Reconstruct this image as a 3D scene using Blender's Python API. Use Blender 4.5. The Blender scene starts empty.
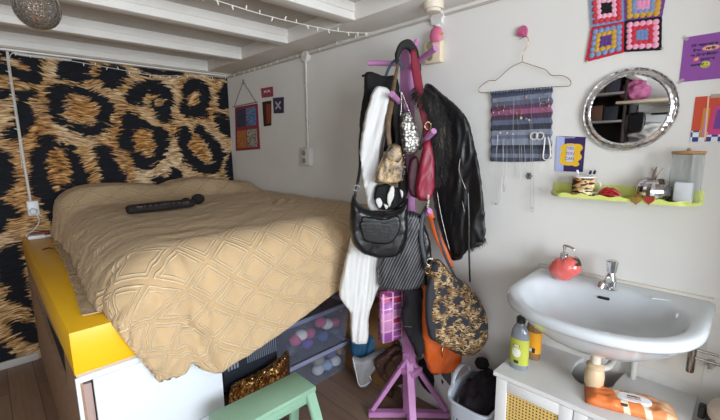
import bpy, bmesh, math, random
import numpy as np
from mathutils import Vector, Matrix, noise
from mathutils.geometry import delaunay_2d_cdt
random.seed(7)
PI = math.pi
SC = bpy.context.scene
COL = SC.collection

# ---------------------------------------------------------------- camera
F = 387.3
CP = Vector((3.58, -1.75, 1.53))
RX = Vector((0.69690165, 0.71707658, -0.0113696))
DN = Vector((0.10946612, -0.12202729, -0.98647175))
FW = Vector((-0.70876319, 0.6862292, -0.16353661))
cd = bpy.data.cameras.new('camera'); cam = bpy.data.objects.new('camera', cd); COL.objects.link(cam)
cd.sensor_width = 36; cd.lens = 36 * F / 720; cd.clip_start = .02
m = Matrix((RX, -DN, -FW)).transposed().to_4x4(); m.translation = CP
cam.matrix_world = m
SC.camera = cam

# ---------------------------------------------------------------- light and exposure
w = bpy.data.worlds.new('world'); SC.world = w; w.use_nodes = True
w.node_tree.nodes['Background'].inputs[0].default_value = (.75, .87, 1, 1)
w.node_tree.nodes['Background'].inputs[1].default_value = 2.0
def area(name, loc, rot, sx, sy, power, col):
    l = bpy.data.lights.new(name, 'AREA'); l.shape = 'RECTANGLE'; l.size = sx; l.size_y = sy
    l.energy = power; l.color = col
    o = bpy.data.objects.new(name, l); COL.objects.link(o); o.location = loc; o.rotation_euler = rot
    return o
# daylight through the big window, plus an added fill light at the rear
area('window_daylight', (5.72, -1.75, 1.5), (0, PI/2, 0), 1.3, 1.9, 118, (.86, .93, 1))
area('rear_fill_light', (4.75, -3.72, 1.5), (PI/2, 0, 0), 1.0, 1.2, 14, (.9, .95, 1))
vs = SC.view_settings
vs.view_transform = 'Standard'; vs.look = 'None'; vs.gamma = 1; vs.use_curve_mapping = False
vs.exposure = 0.42

# ---------------------------------------------------------------- measuring
def ray(px, py): return RX*((px-360)/F) + DN*((py-210)/F) + FW
FH = Vector((FW.x, FW.y, 0)).normalized()
def at(px, py, d):                  # point on the upright plane d metres ahead
    r = ray(px, py); return CP + r*(d/r.dot(FH))
def hit(px, py, ax, v):
    r = ray(px, py); return CP + r*((v-CP[ax])/r[ax])
def wl(px, py, y=0.0): return hit(px, py, 1, y)
def refl(px, py, y=-3.4):           # what the mirror (plane y = -0.02) shows at this pixel, at depth y
    p = wl(px, py, -.02); d = p-CP; d.y = -d.y
    return p + d*((y-p.y)/d.y)
NV = Vector((.718, -.695, 0)).normalized()   # horizontally towards the camera
RV = Vector((.697, .717, 0)).normalized()

# ---------------------------------------------------------------- materials
def lin(c):
    if isinstance(c, str): c = tuple(int(c[i:i+2], 16)/255 for i in (0, 2, 4))
    return tuple(x/12.92 if x <= .04045 else ((x+.055)/1.055)**2.4 for x in c[:3]) + (1,)
class NT:
    def __init__(s, name):
        s.m = bpy.data.materials.new(name); s.m.use_nodes = True
        s.t = s.m.node_tree; s.b = s.t.nodes['Principled BSDF']
    def n(s, typ, **kw):
        o = s.t.nodes.new(typ)
        for k, v in kw.items():
            if k.startswith('_'): setattr(o, k[1:], v)
        return o
    def l(s, a, b): s.t.links.new(a, b)
    def setb(s, **kw):
        for k, v in kw.items(): s.b.inputs[k.replace('_', ' ')].default_value = v
    def co(s, out='Object', scale=(1, 1, 1), rot=(0, 0, 0), loc=(0, 0, 0)):
        c = s.n('ShaderNodeTexCoord'); mp = s.n('ShaderNodeMapping')
        mp.inputs['Scale'].default_value = scale; mp.inputs['Rotation'].default_value = rot; mp.inputs['Location'].default_value = loc
        s.l(c.outputs[out], mp.inputs[0]); return mp.outputs[0]
    def noise(s, scale, vec=None, detail=3, rough=.5, dist=0):
        o = s.n('ShaderNodeTexNoise'); o.inputs['Scale'].default_value = scale; o.inputs['Detail'].default_value = detail
        o.inputs['Roughness'].default_value = rough; o.inputs['Distortion'].default_value = dist
        s.l(vec if vec else s.co(), o.inputs['Vector']); return o.outputs[0]
    def vor(s, scale, vec=None, feat='F1', rnd=1, out='Distance', metric=None):
        o = s.n('ShaderNodeTexVoronoi'); o.feature = feat; o.inputs['Scale'].default_value = scale
        o.inputs['Randomness'].default_value = rnd
        if metric: o.distance = metric
        s.l(vec if vec else s.co(), o.inputs['Vector']); return o.outputs[out]
    def math(s, op, a, b=None, c=None, clamp=False):
        o = s.n('ShaderNodeMath'); o.operation = op; o.use_clamp = clamp
        for i, v in enumerate((a, b, c)):
            if v is None: continue
            if isinstance(v, (int, float)): o.inputs[i].default_value = v
            else: s.l(v, o.inputs[i])
        return o.outputs[0]
    def ramp(s, fac, stops, interp='LINEAR'):
        o = s.n('ShaderNodeValToRGB'); cr = o.color_ramp; cr.interpolation = interp
        while len(cr.elements) < len(stops): cr.elements.new(.5)
        for e, (p, c) in zip(cr.elements, stops):
            e.position = p; e.color = lin(c) if isinstance(c, str) else (c, c, c, 1)
        s.l(fac, o.inputs[0]); return o.outputs[0]
    def mix(s, fac, a, b, mode='MIX'):
        o = s.n('ShaderNodeMix'); o.data_type = 'RGBA'; o.blend_type = mode
        for i, v in ((0, fac), (6, a), (7, b)):
            if isinstance(v, (int, float)): o.inputs[i].default_value = v
            elif isinstance(v, str): o.inputs[i].default_value = lin(v)
            elif isinstance(v, tuple): o.inputs[i].default_value = v
            else: s.l(v, o.inputs[i])
        return o.outputs[2]
    def col(s, c): s.l(c, s.b.inputs['Base Color'])
    def bump(s, h, st=.3, dist=.002):
        o = s.n('ShaderNodeBump'); o.inputs['Strength'].default_value = st; o.inputs['Distance'].default_value = dist
        s.l(h, o.inputs['Height']); s.l(o.outputs[0], s.b.inputs['Normal'])
    def sep(s, vec):
        o = s.n('ShaderNodeSeparateXYZ'); s.l(vec, o.inputs[0]); return o.outputs
    def attr(s, name):
        o = s.n('ShaderNodeAttribute'); o.attribute_name = name; return o.outputs['Fac']
MC = {}
def M(c, rough=.6, metal=0, ns=0, c2=None, bs=0, bst=.3, bd=.002, coat=0, trans=0, ior=1.45, sheen=0, stretch=None):
    key = (c, rough, metal, ns, c2, bs, bst, bd, coat, trans, ior, sheen, stretch)
    if key in MC: return MC[key]
    t = NT('paint_'+str(c)); t.setb(Roughness=rough, Metallic=metal, Base_Color=lin(c), IOR=ior)
    t.b.inputs['Coat Weight'].default_value = coat; t.b.inputs['Transmission Weight'].default_value = trans
    t.b.inputs['Sheen Weight'].default_value = sheen
    vec = t.co(scale=stretch) if stretch else None
    if ns: t.col(t.mix(t.ramp(t.noise(ns, vec), [(.35, 0.0), (.65, 1.0)]), c, c2 or c))
    if bs: t.bump(t.noise(bs, vec), bst, bd)
    MC[key] = t.m; return t.m

def mat_wall(c):
    t = NT('white_plaster'); t.setb(Roughness=.75)
    t.col(t.mix(t.noise(1.7), c, 'd2cfc9' if c != 'd2cfc9' else c)); t.bump(t.noise(60, None, 4), .12, .002); return t.m
def mat_leopard():
    t = NT('leopard_mural'); t.setb(Roughness=.8)
    t.b.inputs['Specular IOR Level'].default_value = .25
    warp = t.n('ShaderNodeTexNoise'); warp.inputs['Scale'].default_value = 3.5; warp.inputs['Detail'].default_value = 1
    tc = t.n('ShaderNodeTexCoord'); t.l(tc.outputs['Object'], warp.inputs['Vector'])
    vm = t.n('ShaderNodeVectorMath'); vm.operation = 'MULTIPLY_ADD'; vm.inputs[1].default_value = (0, .16, .16)
    t.l(warp.outputs['Color'], vm.inputs[0]); t.l(tc.outputs['Object'], vm.inputs[2])
    def strands(scale, rot):
        mp = t.n('ShaderNodeMapping'); mp.inputs['Scale'].default_value = scale; mp.inputs['Rotation'].default_value = (rot, 0, 0)
        t.l(vm.outputs[0], mp.inputs[0]); return mp.outputs[0]
    n1 = t.noise(1.0, strands((1, 9, 52), .35), 3, .65, .3); n2 = t.noise(1.0, strands((1, 13, 95), .30), 3, .6, .3); big = t.noise(3.2)
    sd = t.math('ADD', t.attr('spot'), t.math('MULTIPLY', t.math('SUBTRACT', n1, .5), .19))
    fur = t.ramp(n2, [(.32, '3c2817'), (.45, '90683c'), (.55, 'c39a63'), (.66, 'e8cd9e')])
    pale = t.ramp(n2, [(.3, '6e5038'), (.43, 'b08c66'), (.56, 'd6bb94'), (.68, 'f2e2c4')])
    org = t.ramp(n2, [(.36, '20150e'), (.45, '80522a'), (.55, 'b8813f'), (.67, 'e3bd84')])
    c = t.mix(t.ramp(big, [(.42, 0.0), (.6, 1.0)]), fur, pale)
    c = t.mix(t.ramp(t.noise(2.1, t.co(loc=(4, 2, 7))), [(.50, 0.0), (.62, .8)]), c, org)
    tn = t.math('MULTIPLY', t.math('SUBTRACT', t.math('MULTIPLY', t.math('SUBTRACT', n1, .5), .26), t.math('ADD', t.attr('tan'), .006)), 30, clamp=True)
    c = t.mix(tn, c, org)
    k = t.math('SUBTRACT', 1, t.math('MULTIPLY', t.math('ADD', sd, .004), 70, clamp=True))
    blk = t.ramp(n2, [(.3, '090a0f'), (.75, '1b1c24')])
    t.col(t.mix(k, c, blk)); return t.m
def mat_floor():
    t = NT('wood_laminate'); t.setb(Roughness=.42)
    b = t.n('ShaderNodeTexBrick'); b.inputs['Scale'].default_value = 1
    b.inputs['Brick Width'].default_value = 1.2; b.inputs['Row Height'].default_value = .14; b.inputs['Mortar Size'].default_value = .002
    b.inputs['Color1'].default_value = lin('957b67'); b.inputs['Color2'].default_value = lin('84695a'); b.inputs['Mortar'].default_value = lin('3a2c24')
    t.l(t.co(), b.inputs['Vector'])
    g = t.noise(1, t.co(scale=(3, 40, 1)), 5, .6, .5)
    t.col(t.mix(t.ramp(g, [(.35, 0.0), (.7, 1.0)]), t.mix(.5, b.outputs[0], '6e5746', 'MIX'), b.outputs[0]))
    t.bump(g, .15, .001); return t.m
def mat_spread():
    t = NT('diamond_matelasse'); t.setb(Roughness=.85); t.b.inputs['Sheen Weight'].default_value = .15
    x, y, _ = t.sep(t.co('UV'))
    a = t.math('ADD', t.math('DIVIDE', x, .205), t.math('DIVIDE', y, .18)); b = t.math('SUBTRACT', t.math('DIVIDE', x, .205), t.math('DIVIDE', y, .18))
    fa = t.math('MULTIPLY', t.math('ABSOLUTE', t.math('SUBTRACT', t.math('FRACT', a), .5)), 2)
    fb = t.math('MULTIPLY', t.math('ABSOLUTE', t.math('SUBTRACT', t.math('FRACT', b), .5)), 2)
    mm = t.math('MAXIMUM', fa, fb)
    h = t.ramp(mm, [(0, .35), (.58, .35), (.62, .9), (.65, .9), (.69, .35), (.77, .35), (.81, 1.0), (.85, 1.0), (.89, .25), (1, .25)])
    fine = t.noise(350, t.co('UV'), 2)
    t.col(t.mix(h, 'ba976a', 'e6cca4'))  # lighter woven ribs, their contrast raised to paint light caught by the relief
    t.bump(t.math('ADD', h, t.math('MULTIPLY', fine, .25)), .85, .010); return t.m
def mat_tiger(scale, light, dark, vec=(1, 1, 3.2), th=(.47, .53), patches=None, pale='f0dcae'):
    t = NT('tiger_print'); t.setb(Roughness=.7)
    n = t.noise(scale, t.co(scale=vec), 2, .5, 1.2)
    lg = t.ramp(t.noise(scale*.7), [(.4, light), (.62, pale)])
    c = t.mix(t.ramp(n, [(th[0], 0.0), (th[1], 1.0)]), lg, dark)
    if patches: c = t.mix(t.ramp(t.noise(patches, t.co(loc=(.3, .2, .7)), 1), [(.56, 0.0), (.58, 1.0)]), c, '25272e')
    t.col(c); t.bump(n, .2, .001); return t.m
def mat_bands(stops, axis=2, scale=1.0, off=0.0, rough=.85, bump=True, interp='CONSTANT'):
    t = NT('knitted_bands'); t.setb(Roughness=rough)
    s = t.sep(t.co())
    f = t.math('ADD', t.math('MULTIPLY', s[axis], scale), off)
    f = t.math('ADD', f, t.math('MULTIPLY', t.math('SUBTRACT', t.noise(90), .5), .02))
    c = t.ramp(f, stops, interp)
    if bump:
        wv = t.n('ShaderNodeTexWave'); wv.inputs['Scale'].default_value = 55; wv.inputs['Distortion'].default_value = 2; t.l(t.co(), wv.inputs[0])
        c = t.mix(t.math('MULTIPLY', wv.outputs[1], .22), c, '8a8c96'); t.bump(wv.outputs[1], .6, .003)
    t.col(c); return t.m
def mat_stripes():
    t = NT('pinstriped_fabric'); t.setb(Roughness=.5)
    x, y, z = t.sep(t.co(rot=(0, 0, 0)))
    u = t.math('ADD', t.math('MULTIPLY', t.math('ADD', x, y), .7), t.math('MULTIPLY', z, -.45))
    f = t.math('FRACT', t.math('MULTIPLY', u, 72))
    t.col(t.mix(t.ramp(f, [(0, 1.0), (.10, 1.0), (.2, 0.0), (.92, 0.0), (1, 1.0)]), '15151a', '77757c')); t.bump(f, .3, .001); return t.m
def mat_mosaic():
    t = NT('pink_mosaic'); t.setb(Roughness=.35)
    b = t.n('ShaderNodeTexBrick'); b.inputs['Scale'].default_value = 1; b.offset = .37; b.squash = .6; b.squash_frequency = 2
    b.inputs['Brick Width'].default_value = .062; b.inputs['Row Height'].default_value = .036; b.inputs['Mortar Size'].default_value = .0028
    x, y, z = t.sep(t.co()); cb = t.n('ShaderNodeCombineXYZ')
    t.l(z, cb.inputs[0]); t.l(t.math('SUBTRACT', x, t.math('MULTIPLY', y, 1)), cb.inputs[1]); t.l(cb.outputs[0], b.inputs[0])
    v = t.vor(19, cb.outputs[0], out='Color')
    vs_, _, _ = t.sep(v)
    c = t.ramp(vs_, [(0, 'b02c50'), (.28, 'a45aa8'), (.5, 'cf6a92'), (.7, '8a3670'), (.85, 'cc8abc')], 'CONSTANT')
    t.col(t.mix(b.outputs['Fac'], c, 'f0c0de')); return t.m
def mat_rattan():
    t = NT('rattan_webbing'); t.setb(Roughness=.6)
    x, y, z = t.sep(t.co())
    fx = t.math('ABSOLUTE', t.math('SUBTRACT', t.math('FRACT', t.math('MULTIPLY', x, 78)), .5))
    fz = t.math('ABSOLUTE', t.math('SUBTRACT', t.math('FRACT', t.math('MULTIPLY', z, 78)), .5))
    hole = t.math('LESS_THAN', t.math('MAXIMUM', fx, fz), .24)
    t.col(t.mix(hole, 'd9b76a', '2a2016')); t.bump(hole, -.5, .002); return t.m
def mat_python():
    t = NT('snake_leather'); t.setb(Roughness=.38)
    v = t.vor(70, t.co(scale=(1, 1, 1.6)), 'DISTANCE_TO_EDGE')
    c = t.ramp(t.noise(22, None, 3), [(.36, '3a2a1a'), (.48, '9a7d55'), (.62, 'c8ab7c')])
    t.col(t.mix(t.ramp(v, [(0, 1.0), (.08, 0.0)]), c, '33261a')); t.bump(v, .4, .003); return t.m
def mat_foil(c):
    t = NT('crumpled_foil'); t.setb(Roughness=.18, Metallic=1, Base_Color=lin(c)); t.bump(t.noise(28, None, 2, .6, 1), 1, .02); return t.m
def mat_fur():
    t = NT('dark_fur'); t.setb(Roughness=.8); n = t.noise(1, t.co(scale=(70, 70, 12)), 3, .7, 1)
    t.col(t.ramp(n, [(.4, '08080a'), (.55, '181412'), (.72, '5c4c3e')])); t.bump(n, 1, .01); return t.m
def mat_glass(c='ffffff', rough=.02, bs=0, bd=.002, ior=1.45, thin=False):
    t = NT('clear_glass'); t.setb(Roughness=rough, Base_Color=lin(c), IOR=ior); t.b.inputs['Transmission Weight'].default_value = 1
    if bs: t.bump(t.vor(bs, None, 'SMOOTH_F1'), 1, bd)
    return t.m
def mat_clear(c, a, rough=.1):       # thin clear plastic film or tub wall
    t = NT('thin_clear_plastic'); t.setb(Roughness=rough, Base_Color=lin(c)); t.b.inputs['Alpha'].default_value = a; return t.m
def mat_knit_quilt(a, b_):
    t = NT('woven_patch'); t.setb(Roughness=.85); v = t.vor(75)
    t.col(t.mix(t.ramp(v, [(.35, 0.0), (.5, 1.0)]), a, b_)); t.bump(v, .4, .002); return t.m
def mat_flecks(a, b_):
    t = NT('beaded_cloth'); t.setb(Roughness=.5); v = t.vor(75)
    t.col(t.mix(t.ramp(v, [(.2, 1.0), (.3, 0.0)]), a, b_)); t.bump(v, -.6, .004); return t.m
def mat_sequin():
    t = NT('silver_sequins'); t.setb(Roughness=.4, Metallic=.3); v = t.vor(80, None, 'F1', .7)
    t.col(t.ramp(v, [(.2, 'c9c4ba'), (.45, '8c867e'), (.62, '2c2a28')])); t.bump(v, -1, .006); return t.m
def mat_checker(a, b_, sc):
    t = NT('check_print'); t.setb(Roughness=.6); c = t.n('ShaderNodeTexChecker'); c.inputs['Scale'].default_value = sc
    c.inputs[1].default_value = lin(a); c.inputs[2].default_value = lin(b_); t.l(t.co(loc=(.001, .5, .001)), c.inputs[0]); t.col(c.outputs[0]); return t.m

CHROME = M('d8d8da', .12, 1)
WHITE = M('e4e2de', .5)
WHITEP = M('dcdad6', .42, 0, 4, 'd2cfca')
BLACKF = M('0b0b0d', .85, 0, 0, None, 120, .3)
BLEATH = M('101114', .33, 0, 0, None, 45, .35, .004)
PINKW = M('bd82b4', .45, 0, 6, 'b379aa')
SILV = M('cfccc6', .22, 1)
GOLD = M('c9a25c', .25, 1)

# ---------------------------------------------------------------- mesh helpers
def NB(): return bmesh.new()
def box(bm, lo, hi, bev=0, seg=2, rot=None):
    lo, hi = Vector(lo), Vector(hi); c = (lo+hi)/2; s = hi-lo
    t = bmesh.new(); bmesh.ops.create_cube(t, size=1)
    bmesh.ops.scale(t, vec=s, verts=t.verts)
    if bev: bmesh.ops.bevel(t, geom=t.edges[:], offset=bev, segments=seg, affect='EDGES', profile=.5)
    if rot: bmesh.ops.transform(t, matrix=rot, verts=t.verts)
    bmesh.ops.translate(t, vec=c, verts=t.verts)
    join(bm, t); return bm
def join(bm, t):
    me = bpy.data.meshes.new('tmp'); t.to_mesh(me); t.free(); bm.from_mesh(me); bpy.data.meshes.remove(me)
def obox(bm, a, b, wdt, hgt, up=Vector((0, 0, 1)), bev=.003):
    """bar from a to b with rectangular section"""
    a, b = Vector(a), Vector(b); z = (b-a); L = z.length; z.normalize(); x = up.cross(z)
    if x.length < 1e-4: x = Vector((1, 0, 0)).cross(z)
    x.normalize(); y = z.cross(x)
    rot = Matrix((x, y, z)).transposed().to_4x4()
    t = bmesh.new(); bmesh.ops.create_cube(t, size=1); bmesh.ops.scale(t, vec=(wdt, hgt, L), verts=t.verts)
    if bev: bmesh.ops.bevel(t, geom=t.edges[:], offset=bev, segments=2, affect='EDGES')
    bmesh.ops.transform(t, matrix=Matrix.Translation((a+b)/2) @ rot, verts=t.verts); join(bm, t); return bm
def loft(bm, rings, cap0=True, cap1=True, closed=True):
    vr = [[bm.verts.new(p) for p in r] for r in rings]; n = len(vr[0])
    for a, b in zip(vr, vr[1:]):
        for i in range(n if closed else n-1):
            j = (i+1) % n; bm.faces.new((a[i], a[j], b[j], b[i]))
    if cap0: bm.faces.new(vr[0][::-1])
    if cap1: bm.faces.new(vr[-1])
    return bm
def lathe(bm, prof, c=(0, 0, 0), seg=32, axis=None, sx=1, sy=1, mod=None):
    """prof: list of (r, h)"""
    c = Vector(c); rings = []
    ax = Vector(axis).normalized() if axis is not None else Vector((0, 0, 1))
    q = Vector((0, 0, 1)).rotation_difference(ax)
    for r, h in prof:
        ring = []
        for i in range(seg):
            a = 2*PI*i/seg; rr = max(r, 1e-4)*(mod(a, h) if mod else 1)
            ring.append(c + q @ Vector((rr*math.cos(a)*sx, rr*math.sin(a)*sy, h)))
        rings.append(ring)
    return loft(bm, rings)
def smooth_path(pts, n=6, closed=False):
    P = [Vector(p) for p in pts]; N = len(P); out = []
    rng = range(N if closed else N-1)
    for i in rng:
        if closed: p0, p1, p2, p3 = P[i-1], P[i], P[(i+1) % N], P[(i+2) % N]
        else: p0, p1, p2, p3 = P[max(i-1, 0)], P[i], P[i+1], P[min(i+2, N-1)]
        for k in range(n):
            t = k/n
            out.append(.5*((2*p1)+(p2-p0)*t+(2*p0-5*p1+4*p2-p3)*t*t+(3*p1-p0-3*p2+p3)*t**3))
    if not closed: out.append(P[-1])
    return out
def sweep(bm, pts, rx, ry=None, ref=None, seg=8, n=5, closed=False, smooth=True):
    P = smooth_path(pts, n, closed) if smooth else [Vector(p) for p in pts]
    m_ = len(P); ref = Vector(ref) if ref is not None else Vector((.13, .21, .97))
    def val(v, i):
        if v is None: return None
        if isinstance(v, (int, float)): return v
        t = i/(m_-1)*(len(v)-1); k = min(int(t), len(v)-2); return v[k]+(v[k+1]-v[k])*(t-k)
    rings = []
    for i, p in enumerate(P):
        a = P[i-1] if (i or closed) else P[0]; b = P[(i+1) % m_] if (i < m_-1 or closed) else P[-1]
        t = (b-a)
        if t.length < 1e-7: t = Vector((0, 0, 1))
        t.normalize(); s = ref-t*ref.dot(t)
        if s.length < 1e-3: s = Vector((1, 0, 0))-t*t.x
        s.normalize(); u = t.cross(s)
        a1 = val(rx, i); b1 = val(ry, i) if ry is not None else a1
        rings.append([p + s*(b1*math.sin(2*PI*k/seg)) + u*(a1*math.cos(2*PI*k/seg)) for k in range(seg)])
    if closed: rings.append(rings[0])
    loft(bm, rings, not closed, not closed)
    if closed: bmesh.ops.remove_doubles(bm, verts=bm.verts, dist=1e-6)
    return bm
def resample(P, h):
    out = []; n = len(P)
    for i in range(n):
        a, b = P[i], P[(i+1) % n]; k = max(1, int(round((b-a).length/h)))
        out += [a+(b-a)*(j/k) for j in range(k)]
    return out
def puff(bm, px, d, T, R=None, slope=0, h=.012, wr=None, smooth=True, back=1.0, holes=None):
    """closed outline (pixel measurements at depth d) filled out into a soft solid of thickness T"""
    px0 = sum(p[0] for p in px)/len(px); py0 = sum(p[1] for p in px)/len(px); k = d/F
    pts = [Vector(((p[0]-px0)*k, (p[1]-py0)*k)) for p in px]
    h *= .7
    P = smooth_path([(p.x, p.y, 0) for p in pts], 5, True) if smooth else [Vector((p.x, p.y, 0)) for p in pts]
    P = resample(P, h); n = len(P)
    P = [p+Vector((noise.noise(p*38), noise.noise(p*38+Vector((5, 3, 9))), 0))*.0035 for p in P]
    A = np.array([(p.x, p.y) for p in P]); B = np.roll(A, -1, 0)
    lo, hi = A.min(0), A.max(0)
    R = (R or min(hi-lo)*.5)*.65; T *= .9
    g = []
    ny = int((hi[1]-lo[1])/h)+1; nx = int((hi[0]-lo[0])/h)+1
    for j in range(ny):
        for i in range(nx):
            g.append((lo[0]+(i+.5*(j % 2))*h+random.uniform(-1, 1)*h*.1, lo[1]+(j+.5)*h*.95))
    G = np.array(g)
    def dist(Q):
        ab = B-A; L = (ab**2).sum(1)+1e-12
        aq = Q[:, None, :]-A[None]; t = np.clip((aq*ab).sum(2)/L, 0, 1)
        return np.sqrt(((aq-t[..., None]*ab)**2).sum(2)).min(1)
    def inside(Q):
        x, y = Q[:, 0][:, None], Q[:, 1][:, None]
        c = ((A[:, 1] > y) != (B[:, 1] > y)) & (x < (B[:, 0]-A[:, 0])*(y-A[:, 1])/(B[:, 1]-A[:, 1]+1e-15)+A[:, 0])
        return c.sum(1) % 2 == 1
    dG = dist(G); G = G[inside(G) & (dG > h*.45)]
    V = [Vector(p) for p in A.tolist()]+[Vector(p) for p in G.tolist()]
    vv, ee, ff, *_ = delaunay_2d_cdt(V, [(i, (i+1) % n) for i in range(n)], [], 1, 1e-6)
    Q = np.array([(v.x, v.y) for v in vv]); dd = dist(Q)
    fr, bk = [], []
    for (x, y), e in zip(Q.tolist(), dd.tolist()):
        e = 0 if e < h*.2 else e
        s = min(e/R, 1); off = T/2*math.sqrt(max(0, 1-(1-s)**2))
        wv = wr(x, y)*min(1, e/(R*.5)) if wr else 0
        X, Y = px0+x/k, py0+y/k
        base = at(X, Y, d+slope*(X-px0))
        f = bm.verts.new(base+NV*(off+wv)); fr.append(f)
        bk.append(f if e == 0 else bm.verts.new(base-NV*(off*back-wv*.5)))
    for f in ff:
        try: bm.faces.new([fr[i] for i in f])
        except ValueError: pass
        t = [bk[i] for i in f][::-1]
        if set(t) != set(fr[i] for i in f):
            try: bm.faces.new(t)
            except ValueError: pass
    return bm
def folds(fx, amp, tilt=0, seed=0, ny=6):
    def f(x, y):
        a = noise.noise(Vector(((x+tilt*y)*fx*.32, y*ny*.55, seed))); c = noise.noise(Vector(((x+tilt*y)*fx*.9, y*ny*1.6, seed+5)))
        return amp*((1-2.8*abs(a))*1.1+(1-2.8*abs(c))*.55)
    return f

def tagp(o, label=None, cat=None, group=None, kind=None):
    if label: o['label'] = label
    if cat: o['category'] = cat
    if group: o['group'] = group
    if kind: o['kind'] = kind
    return o
def link(name, bm, mat, parent=None, smooth=True, label=None, sub=0, ang=None):
    bmesh.ops.recalc_face_normals(bm, faces=bm.faces)
    co = [v.co for v in bm.verts]
    lo = Vector((min(c.x for c in co), min(c.y for c in co), min(c.z for c in co))); hi = Vector((max(c.x for c in co), max(c.y for c in co), max(c.z for c in co)))
    L = Vector(((lo.x+hi.x)/2, (lo.y+hi.y)/2, lo.z))
    bmesh.ops.translate(bm, vec=-L, verts=bm.verts)
    me = bpy.data.meshes.new(name); bm.to_mesh(me); bm.free()
    me.materials.append(mat)
    if smooth:
        me.polygons.foreach_set('use_smooth', [True]*len(me.polygons))
        try: me.set_sharp_from_angle(angle=math.radians(ang or 40))
        except Exception: pass
    o = bpy.data.objects.new(name, me); COL.objects.link(o); o.location = L
    if parent: o.parent = parent; o.matrix_parent_inverse = Matrix.Translation(-abspos(parent))
    if sub:
        s = o.modifiers.new('sub', 'SUBSURF'); s.levels = sub; s.render_levels = sub
    if label: o['label'] = label
    o['_abs'] = tuple(L); return o
def abspos(o): return Vector(o['_abs'])
def empty(name, loc, label, cat, group=None):
    o = bpy.data.objects.new(name, None); COL.objects.link(o); o.location = loc; o.empty_display_size = .05
    o['_abs'] = tuple(loc); return tagp(o, label, cat, group)
def st(name, bm, mat, smooth=False):
    o = link(name, bm, mat, None, smooth); o['kind'] = 'structure'; return o
def bx(name, lo, hi, mat, parent=None, bev=.003, label=None):
    return link(name, box(NB(), lo, hi, bev), mat, parent, bev > 0, label)
def textmesh(name, body, size, loc, mat, parent, rot=(PI/2, 0, 0), align='CENTER', shear=0, bold=.0006, label=None):
    cu = bpy.data.curves.new(name, 'FONT'); cu.body = body; cu.size = size; cu.align_x = align; cu.align_y = 'CENTER'; cu.extrude = .0003; cu.shear = shear; cu.offset = bold
    o = bpy.data.objects.new('t', cu); COL.objects.link(o); o.location = loc; o.rotation_euler = rot
    bpy.context.view_layer.update()
    me = bpy.data.meshes.new_from_object(o.evaluated_get(bpy.context.evaluated_depsgraph_get()))
    b = NB(); b.from_mesh(me); bmesh.ops.transform(b, matrix=o.matrix_world, verts=b.verts)
    bpy.data.objects.remove(o)
    return link(name, b, mat, parent, False, label)
def flatpoly(bm, pts, y, th=.0015):
    """polygon on the wall: pts (x,z), from y to y-th"""
    a = [bm.verts.new((p[0], y, p[1])) for p in pts]; f = bm.faces.new(a)
    r = bmesh.ops.extrude_face_region(bm, geom=[f]); bmesh.ops.translate(bm, vec=(0, -th, 0), verts=[v for v in r['geom'] if isinstance(v, bmesh.types.BMVert)])
    return bm
def disc2(cx, cz, rx, rz, n=24, a0=0): return [(cx+rx*math.cos(2*PI*i/n+a0), cz+rz*math.sin(2*PI*i/n+a0)) for i in range(n)]
def ball(bm, c, r, sx=1, sy=1, sz=1, sub=2):
    t = bmesh.new(); bmesh.ops.create_icosphere(t, subdivisions=sub, radius=r); bmesh.ops.scale(t, vec=(sx, sy, sz), verts=t.verts)
    bmesh.ops.translate(t, vec=c, verts=t.verts); join(bm, t); return bm

# ================================================================ THE ROOM
ZC = 2.275      # ceiling panels
ZB = 2.195      # undersides of the beams
XR, YF = 5.6, -3.6
st('floor', box(NB(), (-.1, YF-.1, -.1), (XR+.1, .1, 0)), mat_floor())
st('ceiling', box(NB(), (-.1, YF-.1, ZC), (XR+.1, .1, ZC+.1)), M('c4bfb8', .7, 0, 5, 'bdb7af'))  # white panels coloured greyer than the beams for the shade between them
st('wall_right', None or box(NB(), (-.1, 0, 0), (XR+.1, .1, ZC)), mat_wall('e9e7e3'))
# far wall of the room with the big window, built around its opening
WM = mat_wall('e2dfda')
b = NB()
for lo, hi in (((XR, YF, 0), (XR+.1, -2.75, ZC)), ((XR, -.75, 0), (XR+.1, 0, ZC)), ((XR, -2.75, 0), (XR+.1, -.75, .8)), ((XR, -2.75, 2.15), (XR+.1, -.75, ZC))): box(b, lo, hi)
st('wall_window', b, WM)
b = NB()
for lo, hi in (((-.1, YF-.1, 0), (4.1, YF, ZC)), ((5.4, YF-.1, 0), (XR+.1, YF, ZC)), ((4.1, YF-.1, 0), (5.4, YF, .95)), ((4.1, YF-.1, 2.05), (5.4, YF, ZC))): box(b, lo, hi)
st('wall_rear', b, WM)
b = NB()
for y in (-2.75, -1.78, -.81): box(b, (XR+.02, y, .8), (XR+.08, y+.06, 2.15))
for z in (.8, 2.09): box(b, (XR+.02, -2.75, z), (XR+.08, -.75, z+.06))
st('window_1', b, WHITE)
b = NB()
for x in (4.1, 4.72, 5.34): box(b, (x, YF-.08, .95), (x+.06, YF-.02, 2.05))
for z in (.95, 1.99): box(b, (4.1, YF-.08, z), (5.4, YF-.02, z+.06))
st('window_fill', b, WHITE)  # unseen rear window added to carry the fill light
# unseen wall stub added to shade the wall right of the washbasin
st('wall_shade_stub', box(NB(), (3.83, -.36, 0), (3.91, 0, ZC)), WM)

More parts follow.
